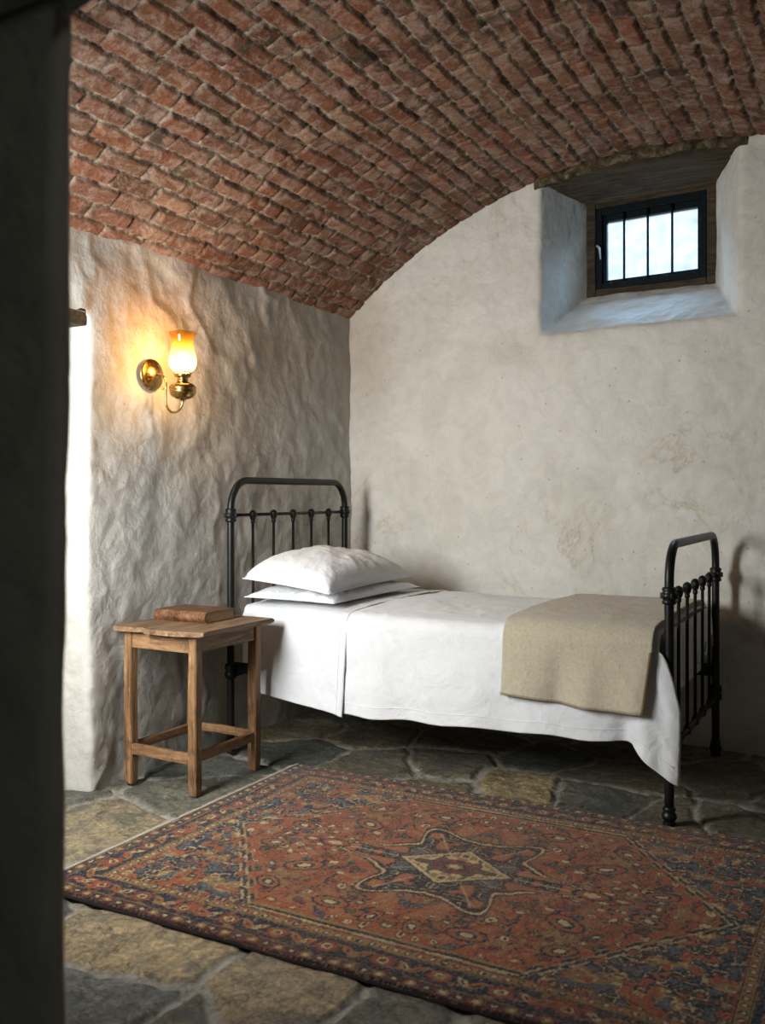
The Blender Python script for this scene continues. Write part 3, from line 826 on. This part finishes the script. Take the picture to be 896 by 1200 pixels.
    k = N('rug selvedge', .95, .05); obj('selvedge', bm, k.out((.022, .018, .018)), root)
    # cotton fringe at both short ends
    for side, xe in ((-1, rx0), (1, rx1)):
        bm = bmesh.new(); r2 = random.Random(5+side)
        yv = ry0+.004
        while yv < ry1-.004:
            l_ = r2.uniform(.020, .038); dyv = r2.uniform(-.006, .006)
            tube(bm, [(xe-side*.004, yv, .014), (xe+side*.006, yv, .012), (xe+side*l_*.6, yv+dyv*.5, .006), (xe+side*l_, yv+dyv, .003)], [.0019, .0019, .0015, .0008], 5)
            yv += r2.uniform(.0042, .0065)
        f = obj('fringe', bm, M['fringe'], root); f['kind'] = 'stuff'; f['label'] = 'short pale cotton fringe'
make_rug()

# ------------------------------------------------------------------ iron bed
BX0, BX1, BY0, BY1 = -2.238*S, -.581*S, 2.882*S, 3.742*S
bed = thing('bed_frame', 'black iron single bedstead with arched tubular ends and spindles', 'bed', ((BX0+BX1)/2, (BY0+BY1)/2, 0))
def bed_end(X, ztop, zbar, zlow, name, label):
    rp = .0158
    R = .115*S
    path = [(X, BY0, .02)]+[(X, BY0, z) for z in np.linspace(.1, ztop-R, 6)]
    for i in range(1, 13):
        a = math.pi/2*i/12; path.append((X, BY0+R*.88*(1-math.cos(a)), ztop-R+R*math.sin(a)))
    path += [(X, BY0+R*.88+(BY1-BY0-2*R*.88)*t, ztop) for t in (.25, .5, .75)]
    for i in range(0, 13):
        a = math.pi/2*(1-i/12); path.append((X, BY1-R*.88*(1-math.cos(a)), ztop-R+R*math.sin(a)))
    path += [(X, BY1, z) for z in np.linspace(ztop-R, .1, 6)[1:]]+[(X, BY1, .02)]
    bm = bmesh.new(); tube(bm, path, rp, 18)
    root = obj(name, bm, M['iron'], bed); root['label'] = label
    bm = bmesh.new(); tube(bm, [(X, BY0+.01, zbar), (X, BY1-.01, zbar)], .0072, 12); obj('cross_bar', bm, M['iron'], root)
    bm = bmesh.new(); tube(bm, [(X, BY0+.01, zlow), (X, BY1-.01, zlow)], .0105, 12); obj('lower_bar', bm, M['iron'], root)
    for yy in (BY0, BY1):
        bm = bmesh.new(); prof = [(rp, -.030), (.0225, -.028), (.0245, -.020), (.021, -.014), (.0265, -.008), (.0285, 0), (.0265, .008), (.021, .014), (.0245, .020), (.0225, .028), (rp, .030)]
        lathe(bm, prof, (X, yy, zbar), seg=24)
        for ang in range(0, 360, 60):
            box(bm, X+.026*math.cos(math.radians(ang))-.004, X+.026*math.cos(math.radians(ang))+.004, yy+.026*math.sin(math.radians(ang))-.004, yy+.026*math.sin(math.radians(ang))+.004, zbar-.010, zbar+.010, .002)
        obj('collar', bm, M['iron'], root)
        bm = bmesh.new(); lathe(bm, [(rp, -.032), (.025, -.03), (.027, -.01), (.022, 0), (.027, .012), (.025, .03), (rp, .034)], (X, yy, zlow+.02), seg=20); obj('rail_casting', bm, M['iron'], root)
        bm = bmesh.new(); lathe(bm, [(.017, 0), (.021, .003), (.021, .010), (.018, .016), (.024, .024), (.026, .033), (.022, .042), (.018, .047), (.022, .054), (.020, .062), (rp, .066)], (X, yy, .0), seg=24); obj('foot', bm, M['iron'], root)
    for i in range(5):
        yy = BY0+(BY1-BY0)*(i+1)/6
        bm = bmesh.new(); tube(bm, [(X, yy, zlow), (X, yy, zbar)], .0064, 12)
        sp = obj('spindle', bm, M['iron'], root)
        bm = bmesh.new(); lathe(bm, [(.0064, -.040), (.0095, -.037), (.0105, -.030), (.0085, -.024), (.013, -.018), (.0165, -.006), (.0170, .002), (.0150, .011), (.009, .018), (.0001, .021)], (X, yy, zbar), seg=18)
        obj('knob', bm, M['iron'], sp)
        bm = bmesh.new(); lathe(bm, [(.0001, -.02), (.012, -.012), (.0145, 0), (.012, .010), (.0064, .022)], (X, yy, zlow), seg=16); obj('lower_knob', bm, M['iron'], sp)
    return root
bed_end(BX0, 1.057*S, .921*S, .30*S, 'headboard', 'taller arched end against the left wall')
bed_end(BX1, .848*S, .695*S, .225*S, 'footboard', 'lower arched end at the foot')
for yy in (BY0+.012, BY1-.012):
    bm = bmesh.new(); box(bm, BX0+.012, BX1-.012, yy-.004, yy+.004, .31*S, .352*S, .001); box(bm, BX0+.012, BX1-.012, min(yy, yy+(.028 if yy < 3.7 else -.028)), max(yy, yy+(.028 if yy < 3.7 else -.028)), .31*S, .31*S+.005)
    obj('side_rail', bm, M['iron'], bed, False)
for i in range(9):
    bm = bmesh.new(); xx = BX0+.15+i*.195; box(bm, xx-.02, xx+.02, BY0+.012, BY1-.012, .315*S+.005, .315*S+.010)
    obj('bed_slat', bm, M['iron'], bed, False)

# ------------------------------------------------------------------ bedding
MZ = .562*S; MX0, MX1 = -2.205*S, -.615*S; MY0, MY1 = 2.893*S, 3.730*S
bm = bmesh.new(); box(bm, MX0, MX1, MY0, MY1, .325*S, MZ)
bmesh.ops.bevel(bm, geom=list(bm.edges), offset=.045, segments=5, affect='EDGES', profile=.6)
tag(obj('mattress', bm, M['mattress'], None), 'white mattress lying on the iron bedstead under the sheets', 'mattress')

YS = 2.858*S                                  # plane of the near drop
def drape(name, xa, xb, zhem_fn, off, ztop, far_hem, folds, m, nu=150, nside=70, ntop=110, rad=.055, xe_fn=None, seed=0, wr=.004, thick=.0035, wavef=None, parent=None, crown=.014, flare=.03):
    """cloth laid over the bed: near drop, rounded shoulder, top, far drop"""
    u = np.linspace(0, 1, nu+1); rows = []
    vs = [('n', v) for v in np.linspace(0, 1, nside+1)]+[('r', v) for v in np.linspace(0, 1, 13)[1:]]+[('t', v) for v in np.linspace(0, 1, ntop+1)[1:]]+[('q', v) for v in np.linspace(0, 1, 9)[1:]]+[('f', v) for v in np.linspace(0, 1, 25)[1:]]
    X = np.zeros((len(vs), nu+1)); Y = X.copy(); Z = X.copy()
    yf = 3.752*S+off
    for j, (k_, v) in enumerate(vs):
        x = xa+(xb-xa)*u; zt = ztop+off
        if k_ == 'n':
            zh = zhem_fn(u); zz = zh+(zt-rad-zh)*v; dn = 1-v
            yy = YS-off-flare*dn**1.3+folds(u, dn)
            if xe_fn is not None: x = xa+(xb+xe_fn(dn)-xa)*u
        elif k_ == 'r':
            a = v*math.pi/2; yy = YS-off+rad*(1-math.cos(a))+0*u+folds(u, 0*u)*(1-v); zz = zt-rad+rad*math.sin(a)+0*u
        elif k_ == 't':
            yy = YS-off+rad+(yf-rad-(YS-off+rad))*v+0*u; zz = zt+crown*math.sin(math.pi*v)**.7+0*u
        elif k_ == 'q':
            a = v*math.pi/2; yy = yf-rad+rad*math.sin(a)+0*u; zz = zt-rad+rad*math.cos(a)+0*u
        else:
            yy = yf+.015*v+.012*np.sin(u*23+v)*v; zz = zt-rad-(zt-rad-far_hem)*v+0*u
        X[j] = x; Y[j] = yy; Z[j] = zz
    w = fbm(X*4+Y*2, Z*7, Y*4, seed, 4, .5); w2 = 1-np.abs(fbm(X*7+Z*4, Y*7-Z*3, 0, seed+5, 3))*2.4
    sideness = np.array([1.0 if k_ == 'n' else (1-v if k_ == 'r' else (1.0 if k_ == 'f' else 0)) for k_, v in vs])[:, None]
    dsp = wr*(w*1.3+.6*np.clip(w2, 0, 1)**2)
    Y = Y-np.where(np.arange(len(vs))[:, None] < nside+60, 1, -1)*dsp*sideness; Z = Z+dsp*(1-sideness)
    o = grid_mesh(name, X, Y, Z, m, None, parent=parent)
    md = o.modifiers.new('thickness', 'SOLIDIFY'); md.thickness = thick; md.offset = -1
    return o, X, Y, Z

# top sheet: whole length, drooping corner at the foot
cx_a, cx_b = -1.76*S, -.606*S
def hem1(u):
    x = cx_a+(cx_b-cx_a)*u
    z = .218*S+.022*S*sstep(0, .85, u)
    k_ = np.clip((x-(-.745*S))/(.139*S), 0, 1)
    return z-.103*S*k_**.9+.0035*np.sin(u*31)
def folds1(u, dn):
    x = cx_a+(cx_b-cx_a)*u
    f = -.006*np.sin(x*17+1)*dn-.004*np.sin(x*31)*dn**1.5
    # corner pleat near the foot
    f = f-.030*np.exp(-((x+.70*S)/.045)**2)*dn+.022*np.exp(-((x+.765*S)/.030)**2)*dn-.018*np.exp(-((x+.63*S)/.03)**2)*dn**.6
    return f
sheet, X1, Y1_, Z1 = drape('coverlet', cx_a, cx_b, hem1, 0.0, .575*S, .26*S, folds1, M['linen'], xe_fn=lambda dn: .068*S*np.minimum(1, dn*2.2)**.6, seed=301, wr=.0065, flare=.024)
tag(sheet, 'white linen coverlet draped over the bed with its hem hanging low at the foot', 'coverlet')
# flap of the coverlet hanging inside the footboard
nv, nu = 40, 110
U = np.linspace(0, 1, nu+1)[None, :].repeat(nv+1, 0); V = np.linspace(0, 1, nv+1)[:, None].repeat(nu+1, 1)
yy = YS+.05+(3.752*S-.05-YS-.05)*U; zt = .575*S+.004
drop = (.170+.030*np.sin(U*37+.6)+.016*np.sin(U*71)-.030*U)*S
zz = zt-.006-drop*V; xx = cx_b+.004+.026*np.sin(np.clip(V*3, 0, 1)*math.pi/2)*.5+.010*np.sin(U*34)*V-.002
flap = grid_mesh('foot_flap', xx, yy, zz, M['linen'], None, parent=sheet); md = flap.modifiers.new('thickness', 'SOLIDIFY'); md.thickness = .003
# hem seam line on the near drop
bm = bmesh.new(); pts = []
for i in range(0, X1.shape[1]-1, 2):
    j = 9; pts.append((X1[j, i], Y1_[j, i]-.0012, Z1[j, i]))
tube(bm, pts, .0011, 6); obj('hem_seam', bm, M['hem'], sheet)

# folded-down sheet at the head end, over the coverlet
sx_a, sx_b = -2.165*S, -1.700*S
def hem2(u): return (.258-.048*u)*S+.003*np.sin(u*9)
def folds2(u, dn): return -.007*np.sin(u*8)*dn-.010*np.exp(-((u-.97)/.05)**2)*dn
tsheet, X2, Y2, Z2 = drape('turned_down_sheet', sx_a, sx_b, hem2, .005, .575*S, .30*S, folds2, M['linen'], nu=70, xe_fn=lambda dn: 0*dn, seed=331, wr=.0055, flare=.020)
# the head edge hangs slanting forward
me = tsheet.data
for v in me.vertices:
    dn = max(0, (.575*S-v.co.z)/(.33*S)); uu = (v.co.x-sx_a)/(sx_b-sx_a)
    if v.co.y < YS+.1: v.co.x += .105*S*dn*(1-uu)
tag(tsheet, 'white top sheet turned down over the coverlet below the pillows', 'sheet')
bm = bmesh.new(); pts = [(X2[j, -5], Y2[j, -5]-(.0012 if j < 70 else 0), Z2[j, -5]+(.001 if j >= 70 else 0)) for j in range(0, 190, 3)]
tube(bm, pts, .0006, 6); obj('hem_seam', bm, M['hem'], tsheet)

# wool blanket folded in two across the foot
bx_a, bx_b = -1.100*S, -.622*S
def hem3(u): return (.352-.014*u)*S+.004*np.sin(u*6+1)
def folds3(u, dn):
    return -(.020*np.exp(-((u-.60)/.10)**2)-.012*np.exp(-((u-.40)/.07)**2)+.018*np.exp(-((u-.95)/.10)**2)+.008*np.sin(u*9))*dn**.8
bl_, X3, Y3, Z3 = drape('wool_blanket', bx_a, bx_b, hem3, .022, .578*S, .36*S, folds3, M['wool'], nu=90, nside=60, xe_fn=lambda dn: -.018*S*dn, seed=351, wr=.0035, thick=.009, flare=.022, rad=.075)
tag(bl_, 'beige wool blanket folded across the foot of the bed', 'blanket')
for kk, (o_, col_) in enumerate(((-.0, 'fold'),)):
    def hem4(u): return (.362-.012*u)*S+.004*np.sin(u*6+1)
    lo, _, _, _ = drape('lower_fold', bx_a+.012, bx_b-.008, hem4, .010, .578*S, .38*S, folds3, M['wool'], nu=80, nside=50, xe_fn=lambda dn: -.018*S*dn, seed=351, wr=.0035, thick=.007, flare=.022, rad=.075, parent=bl_)
def whip(P, step, r, rad_, parent, dirv):
    bm = bmesh.new()
    for i in range(0, len(P)-1):
        p = Vector(P[i]); q = Vector(P[i+1])
        n = max(1, int((q-p).length/step))
        for k_ in range(n):
            c = p.lerp(q, k_/n); t = (q-p).normalized()
            tube(bm, [c+Vector(dirv)*rad_+Vector((0, -.0045, 0)), c-Vector(dirv)*.003+t*.003+Vector((0, -.0045, 0))], r, 5)
    return obj('whip_stitch', bm, M['stitch'], parent)
whip([(X3[0, i], Y3[0, i], Z3[0, i]) for i in range(91)], .009, .0010, .010, bl_, (0, 0, 1))
whip([(X3[j, -1], Y3[j, -1], Z3[j, -1]) for j in range(0, 60)], .009, .0010, .010, bl_, (-1, 0, 0))

# pillows
def pillow(name, label, corners, h_up, h_dn, seed, dome_pow=.5, flange=.05):
    """corners: head-near, foot-near, foot-far, head-far"""
    n = 90
    u = np.linspace(-1, 1, n+1)[None, :].repeat(n+1, 0); v = np.linspace(-1, 1, n+1)[:, None].repeat(n+1, 1)
    c = [np.array(p) for p in corners]
    # pull edges in between corners (pillow corners stick out)
    pu = u*(1-.075*(1-v**2)*np.abs(u)); pv = v*(1-.055*(1-u**2)*np.abs(v))
    a = (pu+1)/2; b = (pv+1)/2
    P = (c[0][:, None, None]*(1-a)*(1-b)+c[1][:, None, None]*a*(1-b)+c[2][:, None, None]*a*b+c[3][:, None, None]*(1-a)*b)
    fu = np.clip(1-(np.abs(u)/(1-flange))**2.3, 0, 1); fv = np.clip(1-(np.abs(v)/(1-flange*.6))**2.8, 0, 1)
    dome = (fu*fv)**dome_pow
    wr = fbm(u*2.2+v, v*2.2-u, 0, seed, 4); ang = np.arctan2(v, u)
    rad = np.exp(-((1-np.maximum(np.abs(u), np.abs(v)))/.5)**2)
    wk = .013*wr*np.clip(dome*2, 0, 1)+.013*rad*fbm(ang*5, u*.5, v*.5, seed+9, 3)*(dome > 0)
    sag = .012*np.sin((u+v)*2.2)
    bm = bmesh.new()
    def lay(sgn, h):
        return [[bm.verts.new((P[0][j, i], P[1][j, i], P[2][j, i]+sgn*(h*dome[j, i]+.0015)+wk[j, i]*(1 if sgn > 0 else .3)*dome[j, i]**.5)) for i in range(n+1)] for j in range(n+1)]
    T = lay(1, h_up); B = lay(-1, h_dn)
    for j in range(n):
        for i in range(n):
            bm.faces.new((T[j][i], T[j][i+1], T[j+1][i+1], T[j+1][i])); bm.faces.new((B[j][i], B[j+1][i], B[j+1][i+1], B[j][i+1]))
    for k_ in range(n):
        for (j0, i0, j1, i1) in ((0, k_, 0, k_+1), (n, k_+1, n, k_), (k_+1, 0, k_, 0), (k_, n, k_+1, n)):
            bm.faces.new((T[j0][i0], B[j0][i0], B[j1][i1], T[j1][i1]))
    o = obj(name, bm, M['pillowcase'], None)
    tag(o, label, 'pillow', 'pillows at the bed head'); return o
pillow('pillow', 'plump white pillow on top of the other pillow at the bed head',
       [(-2.155*S, 2.845*S, .683*S), (-1.775*S, 2.86*S, .640*S), (-1.775*S, 3.52*S, .655*S), (-2.19*S, 3.50*S, .700*S)], .126, -.006, 401, .34, .04)
pillow('pillow', 'flatter white pillow underneath, resting directly on the turned down sheet',
       [(-2.150*S, 2.850*S, .612*S), (-1.765*S, 2.875*S, .605*S), (-1.74*S, 3.53*S, .612*S), (-2.185*S, 3.52*S, .622*S)], .046, .010, 431, .34, .04)

# ------------------------------------------------------------------ stool
st_ = thing('wooden_stool', 'worn brown wooden stool used as a bedside table by the bed head', 'stool', (-2.165*S, 2.58*S, 0))
lx = (-2.308*S, -2.024*S); ly = (2.415*S, 2.745*S); hw = .0195; TZ = .550*S
for a in lx:
    for b in ly:
        bm = bmesh.new(); vs = box(bm, a-hw, a+hw, b-hw, b+hw, 0, TZ-.019, 0, 12, .0022, int(a*100+b*10))
        for v in bm.verts:
            if v.co.z < .01: v.co.x = a+(v.co.x-a)*.86; v.co.y = b+(v.co.y-b)*.86
        bmesh.ops.bevel(bm, geom=[e for e in bm.edges if e.calc_face_angle(0) > .8], offset=.003, segments=2, affect='EDGES')
        auto_smooth(obj('leg', bm, M['stool_z'], st_, True))
az0, az1 = TZ-.019-.066, TZ-.019
def rail(nm, x0, x1, y0, y1, z0, z1, m, seed, bev=.003):
    bm = bmesh.new(); box(bm, x0, x1, y0, y1, z0, z1, bev, 10, .0018, seed); return obj(nm, bm, m, st_, False)
rail('apron', lx[0]+hw, lx[1]-hw, ly[0]-.014, ly[0]+.010, az0, az1, M['stool_x'], 1)
rail('apron', lx[0]+hw, lx[1]-hw, ly[1]-.010, ly[1]+.014, az0, az1, M['stool_x'], 2)
rail('apron', lx[0]-.014, lx[0]+.010, ly[0]+hw, ly[1]-hw, az0, az1, M['stool_y'], 3)
rail('apron', lx[1]-.010, lx[1]+.014, ly[0]+hw, ly[1]-hw, az0, az1, M['stool_y'], 4)
sz = .104*S
rail('stretcher', lx[0]+hw, lx[1]-hw, ly[0]-.016, ly[0]+.004, sz, sz+.040, M['stool_x'], 5)
rail('stretcher', lx[0]+hw, lx[1]-hw, ly[1]-.004, ly[1]+.016, sz+.012, sz+.044, M['stool_x'], 6)
rail('stretcher', lx[0]-.010, lx[0]+.010, ly[0]+hw, ly[1]-hw, sz+.008, sz+.042, M['stool_y'], 7)
rail('stretcher', lx[1]-.006, lx[1]+.014, ly[0]+hw, ly[1]-hw, sz+.006, sz+.042, M['stool_y'], 8)
# two seat boards, the wider one with a bowed front edge
def board(x0, x1, bow, seed):
    bm = bmesh.new(); n = 22
    y0, y1 = 2.372*S, 2.792*S
    top, bot = [], []
    outline = []
    for i in range(n+1):
        u = i/n; x = x0+(x1-x0)*u
        outline.append((x, y0-bow*math.sin(math.pi*(.15+.85*u))**1.0+(.020 if bow else 0)*u**6))
    outline += [(x1, y0+(y1-y0)*k_/10) for k_ in range(1, 11)]+[(x1+(x0-x1)*k_/8, y1) for k_ in range(1, 9)]+[(x0, y1+(y0-y1)*k_/10) for k_ in range(1, 10)]
    t = [bm.verts.new((x+.0015*float(noise3(x*30, y*30, 0, seed)), y+.0015*float(noise3(x*30, y*30, 4, seed)), TZ)) for x, y in outline]
    b = [bm.verts.new((v.co.x, v.co.y, TZ-.019)) for v in t]
    bm.faces.new(t); bm.faces.new(b[::-1]); m_ = len(t)
    for i in range(m_): bm.faces.new((t[i], b[i], b[(i+1) % m_], t[(i+1) % m_]))
    bmesh.ops.bevel(bm, geom=[e for e in bm.edges if len(e.link_faces) == 2 and any(len(f.verts) > 8 for f in e.link_faces)], offset=.0045, segments=3, affect='EDGES')
    return obj('seat_board', bm, M['stool_top'], st_, False)
board(-2.348*S, -2.216*S, .006, 3); board(-2.211*S, -1.968*S, .020, 8)

# ------------------------------------------------------------------ book
bk = thing('book', 'old brown leather bound book lying closed on the wooden stool', 'book', (-2.205*S, 2.625*S, TZ))
bx0, bx1, by0, by1, bz, bh = -2.322*S, -2.088*S, 2.545*S, 2.712*S, TZ+.0005, .043
def crossx(bm, prof, x0, x1, n=1):
    rings = []
    for i in range(n+1):
        x = x0+(x1-x0)*i/n; rings.append([bm.verts.new((x, y, z)) for y, z in prof])
    m_ = len(prof)
    for i in range(n):
        for k_ in range(m_): bm.faces.new((rings[i][k_], rings[i][(k_+1) % m_], rings[i+1][(k_+1) % m_], rings[i+1][k_]))
    bm.faces.new(rings[0]); bm.faces.new(rings[-1][::-1])
# cover: C-shaped section with a rounded spine on the camera side
outer = [(by1, bz), (by0+.012, bz)]+[(by0+.012-.016*math.sin(math.pi*a/10), bz+bh*(a/10)) for a in range(1, 10)]+[(by0+.012, bz+bh), (by1, bz+bh)]
inner = [(by1, bz+bh-.003), (by0+.014, bz+bh-.003)]+[(by0+.014-.015*math.sin(math.pi*a/10), bz+bh-.003-(bh-.006)*(a/10)) for a in range(1, 10)]+[(by0+.014, bz+.003), (by1, bz+.003)]
bm = bmesh.new(); crossx(bm, outer+inner, bx0, bx1, 12)
auto_smooth(obj('cover', bm, M['leather'], bk, True), 40)
bm = bmesh.new(); pg = [(by1-.004, bz+.0032), (by1-.004, bz+bh-.0032), (by0+.014, bz+bh-.0032)]+[(by0+.014-.012*math.sin(math.pi*a/10), bz+bh-.0032-(bh-.0064)*(a/10)) for a in range(1, 10)]+[(by0+.014, bz+.0032)]
crossx(bm, pg, bx0+.004, bx1-.003, 2); obj('page_block', bm, M['paper'], bk, False)
def spine_pt(a, out): return (by0+.012-(.016+out)*math.sin(math.pi*a), bz+bh*a)
for fx in (.10, .30, .62, .88):
    bm = bmesh.new(); xm = bx0+(bx1-bx0)*fx
    tube(bm, [(xm, *spine_pt(a, .0008)) for a in np.linspace(.08, .92, 12)], .0016, 8); obj('spine_band', bm, M['leather'], bk)
# black tooled title marks between the bands
bm = bmesh.new()
for q, fx in enumerate((.355, .395, .425, .465, .50)):
    xm = bx0+(bx1-bx0)*fx
    for (a0, a1) in ((.28, .46), (.54, .74)) if q % 2 else ((.24, .40), (.50, .60), (.68, .80)):
        tube(bm, [(xm+.001*math.sin(q*3), *spine_pt(a, .0006)) for a in np.linspace(a0, a1, 5)], .0012, 6)
obj('spine_tooling', bm, M['tooling'], bk)

# ------------------------------------------------------------------ wall sconce
SY, SZ = 2.566*S, 1.437*S; SXW = XL+.004
sc_ = thing('wall_sconce', 'lit brass oil-lamp style sconce with amber glass chimney on the left wall', 'wall lamp', (SXW, SY, SZ))
bm = bmesh.new()
lathe(bm, [(.062, .000), (.065, .003), (.065, .008), (.060, .012), (.054, .013), (.046, .019), (.032, .027), (.018, .031), (.0001, .0325)], (SXW, SY, SZ), 'X', 40)
bp = obj('backplate', bm, M['brass'], sc_)
for yy_, zz_ in ((SY-.035, SZ), (SY+.03, SZ-.005)):
    bm = bmesh.new(); lathe(bm, [(.004, 0), (.004, .003), (.0001, .005)], (SXW+.024, yy_, zz_), 'X', 12); obj('screw', bm, M['brass'], bp)
AX = SXW+.168
arm = []
p0 = (SXW+.028, SZ); c1 = .052
arm = [(SXW+.028, SZ), (SXW+.040, SZ+.002)]
for i in range(1, 9):
    a = math.pi/2*i/8; arm.append((SXW+.040+.040*math.sin(a), SZ+.002-.040*(1-math.cos(a))))
arm += [(SXW+.080, SZ-.07), (SXW+.080, SZ-.10)]
r_ = (AX-(SXW+.080))/2
for i in range(1, 17):
    a = math.pi*i/16; arm.append((SXW+.080+r_*(1-math.cos(a)), SZ-.112-r_*math.sin(a)*1.05))
arm += [(AX, SZ-.098)]
bm = bmesh.new(); tube(bm, [(x, SY, z) for x, z in arm], .0048, 12); obj('arm', bm, M['brass'], sc_)
bm = bmesh.new(); lathe(bm, [(.0001, -.006), (.006, -.003), (.007, .003), (.0001, .008)], (SXW+.070, SY-.008, SZ-.060), 'Z', 12)
tube(bm, [(SXW+.071, SY-.008, SZ-.060), (SXW+.080, SY, SZ-.060)], .0016, 8); obj('finial', bm, M['brass'], sc_)
bz0 = SZ-.108
bm = bmesh.new(); lathe(bm, [(.0001, -.008), (.009, -.007), (.010, -.002), (.018, 0), (.030, .003), (.042, .010), (.050, .020), (.0535, .030), (.0545, .034), (.052, .036), (.052, .039), (.0545, .041), (.0535, .047), (.049, .055), (.040, .062), (.030, .066), (.020, .068), (.019, .070)], (AX, SY, bz0), seg=40)
obj('oil_font', bm, M['brass'], sc_)
bm = bmesh.new(); lathe(bm, [(.019, .068), (.024, .072), (.021, .076), (.020, .083), (.025, .088), (.032, .091), (.033, .094), (.030, .096), (.030, .098), (.0001, .099)], (AX, SY, bz0), seg=36)
bu = obj('burner', bm, M['brass'], sc_)
bm = bmesh.new()
for i in range(20):
    a = 2*math.pi*i/20; c_, s_ = math.cos(a), math.sin(a)
    tube(bm, [(AX+.030*c_, SY+.030*s_, bz0+.096), (AX+.0325*c_, SY+.0325*s_, bz0+.104), (AX+.032*c_, SY+.032*s_, bz0+.113)], [.0022, .0030, .0016], 6)
tube(bm, [(AX+.0315*math.cos(a), SY+.0315*math.sin(a), bz0+.098) for a in np.linspace(0, 2*math.pi, 33)], .0018, 6)
tube(bm, [(AX+.0325*math.cos(a), SY+.0325*math.sin(a), bz0+.108) for a in np.linspace(0, 2*math.pi, 33)], .0014, 6)
obj('gallery', bm, M['brass'], bu)
gz = bz0+.103
prof = [(.029, 0), (.034, .006), (.044, .017), (.052, .030), (.0555, .045), (.054, .062), (.049, .080), (.0445, .098), (.0425, .113), (.0430, .128), (.0455, .142), (.050, .154), (.0545, .162), (.0555, .1635)]
bm = bmesh.new(); seg = 48; rings = []
for r, h in prof:
    rings.append([bm.verts.new((AX+r*math.cos(2*math.pi*k_/seg), SY+r*math.sin(2*math.pi*k_/seg), gz+h+(.0015*math.cos(6*2*math.pi*k_/seg) if h > .15 else 0))) for k_ in range(seg)])
for i in range(len(rings)-1):
    for k_ in range(seg): bm.faces.new((rings[i][k_], rings[i][(k_+1) % seg], rings[i+1][(k_+1) % seg], rings[i+1][k_]))
obj('glass_chimney', bm, M['shade'], sc_)
bm = bmesh.new(); lathe(bm, [(.004, 0), (.006, .006), (.010, .016), (.0125, .030), (.011, .044), (.006, .056), (.0001, .064)], (AX, SY, gz+.012), seg=24)
obj('bulb', bm, M['bulb'], sc_)
L = bpy.data.lights.new('sconce_glow', 'POINT'); L.energy = 15; L.color = (1.0, .66, .38); L.shadow_soft_size = .028
lo_ = bpy.data.objects.new('sconce_glow', L); link(lo_); lo_.location = (AX, SY, gz+.048)
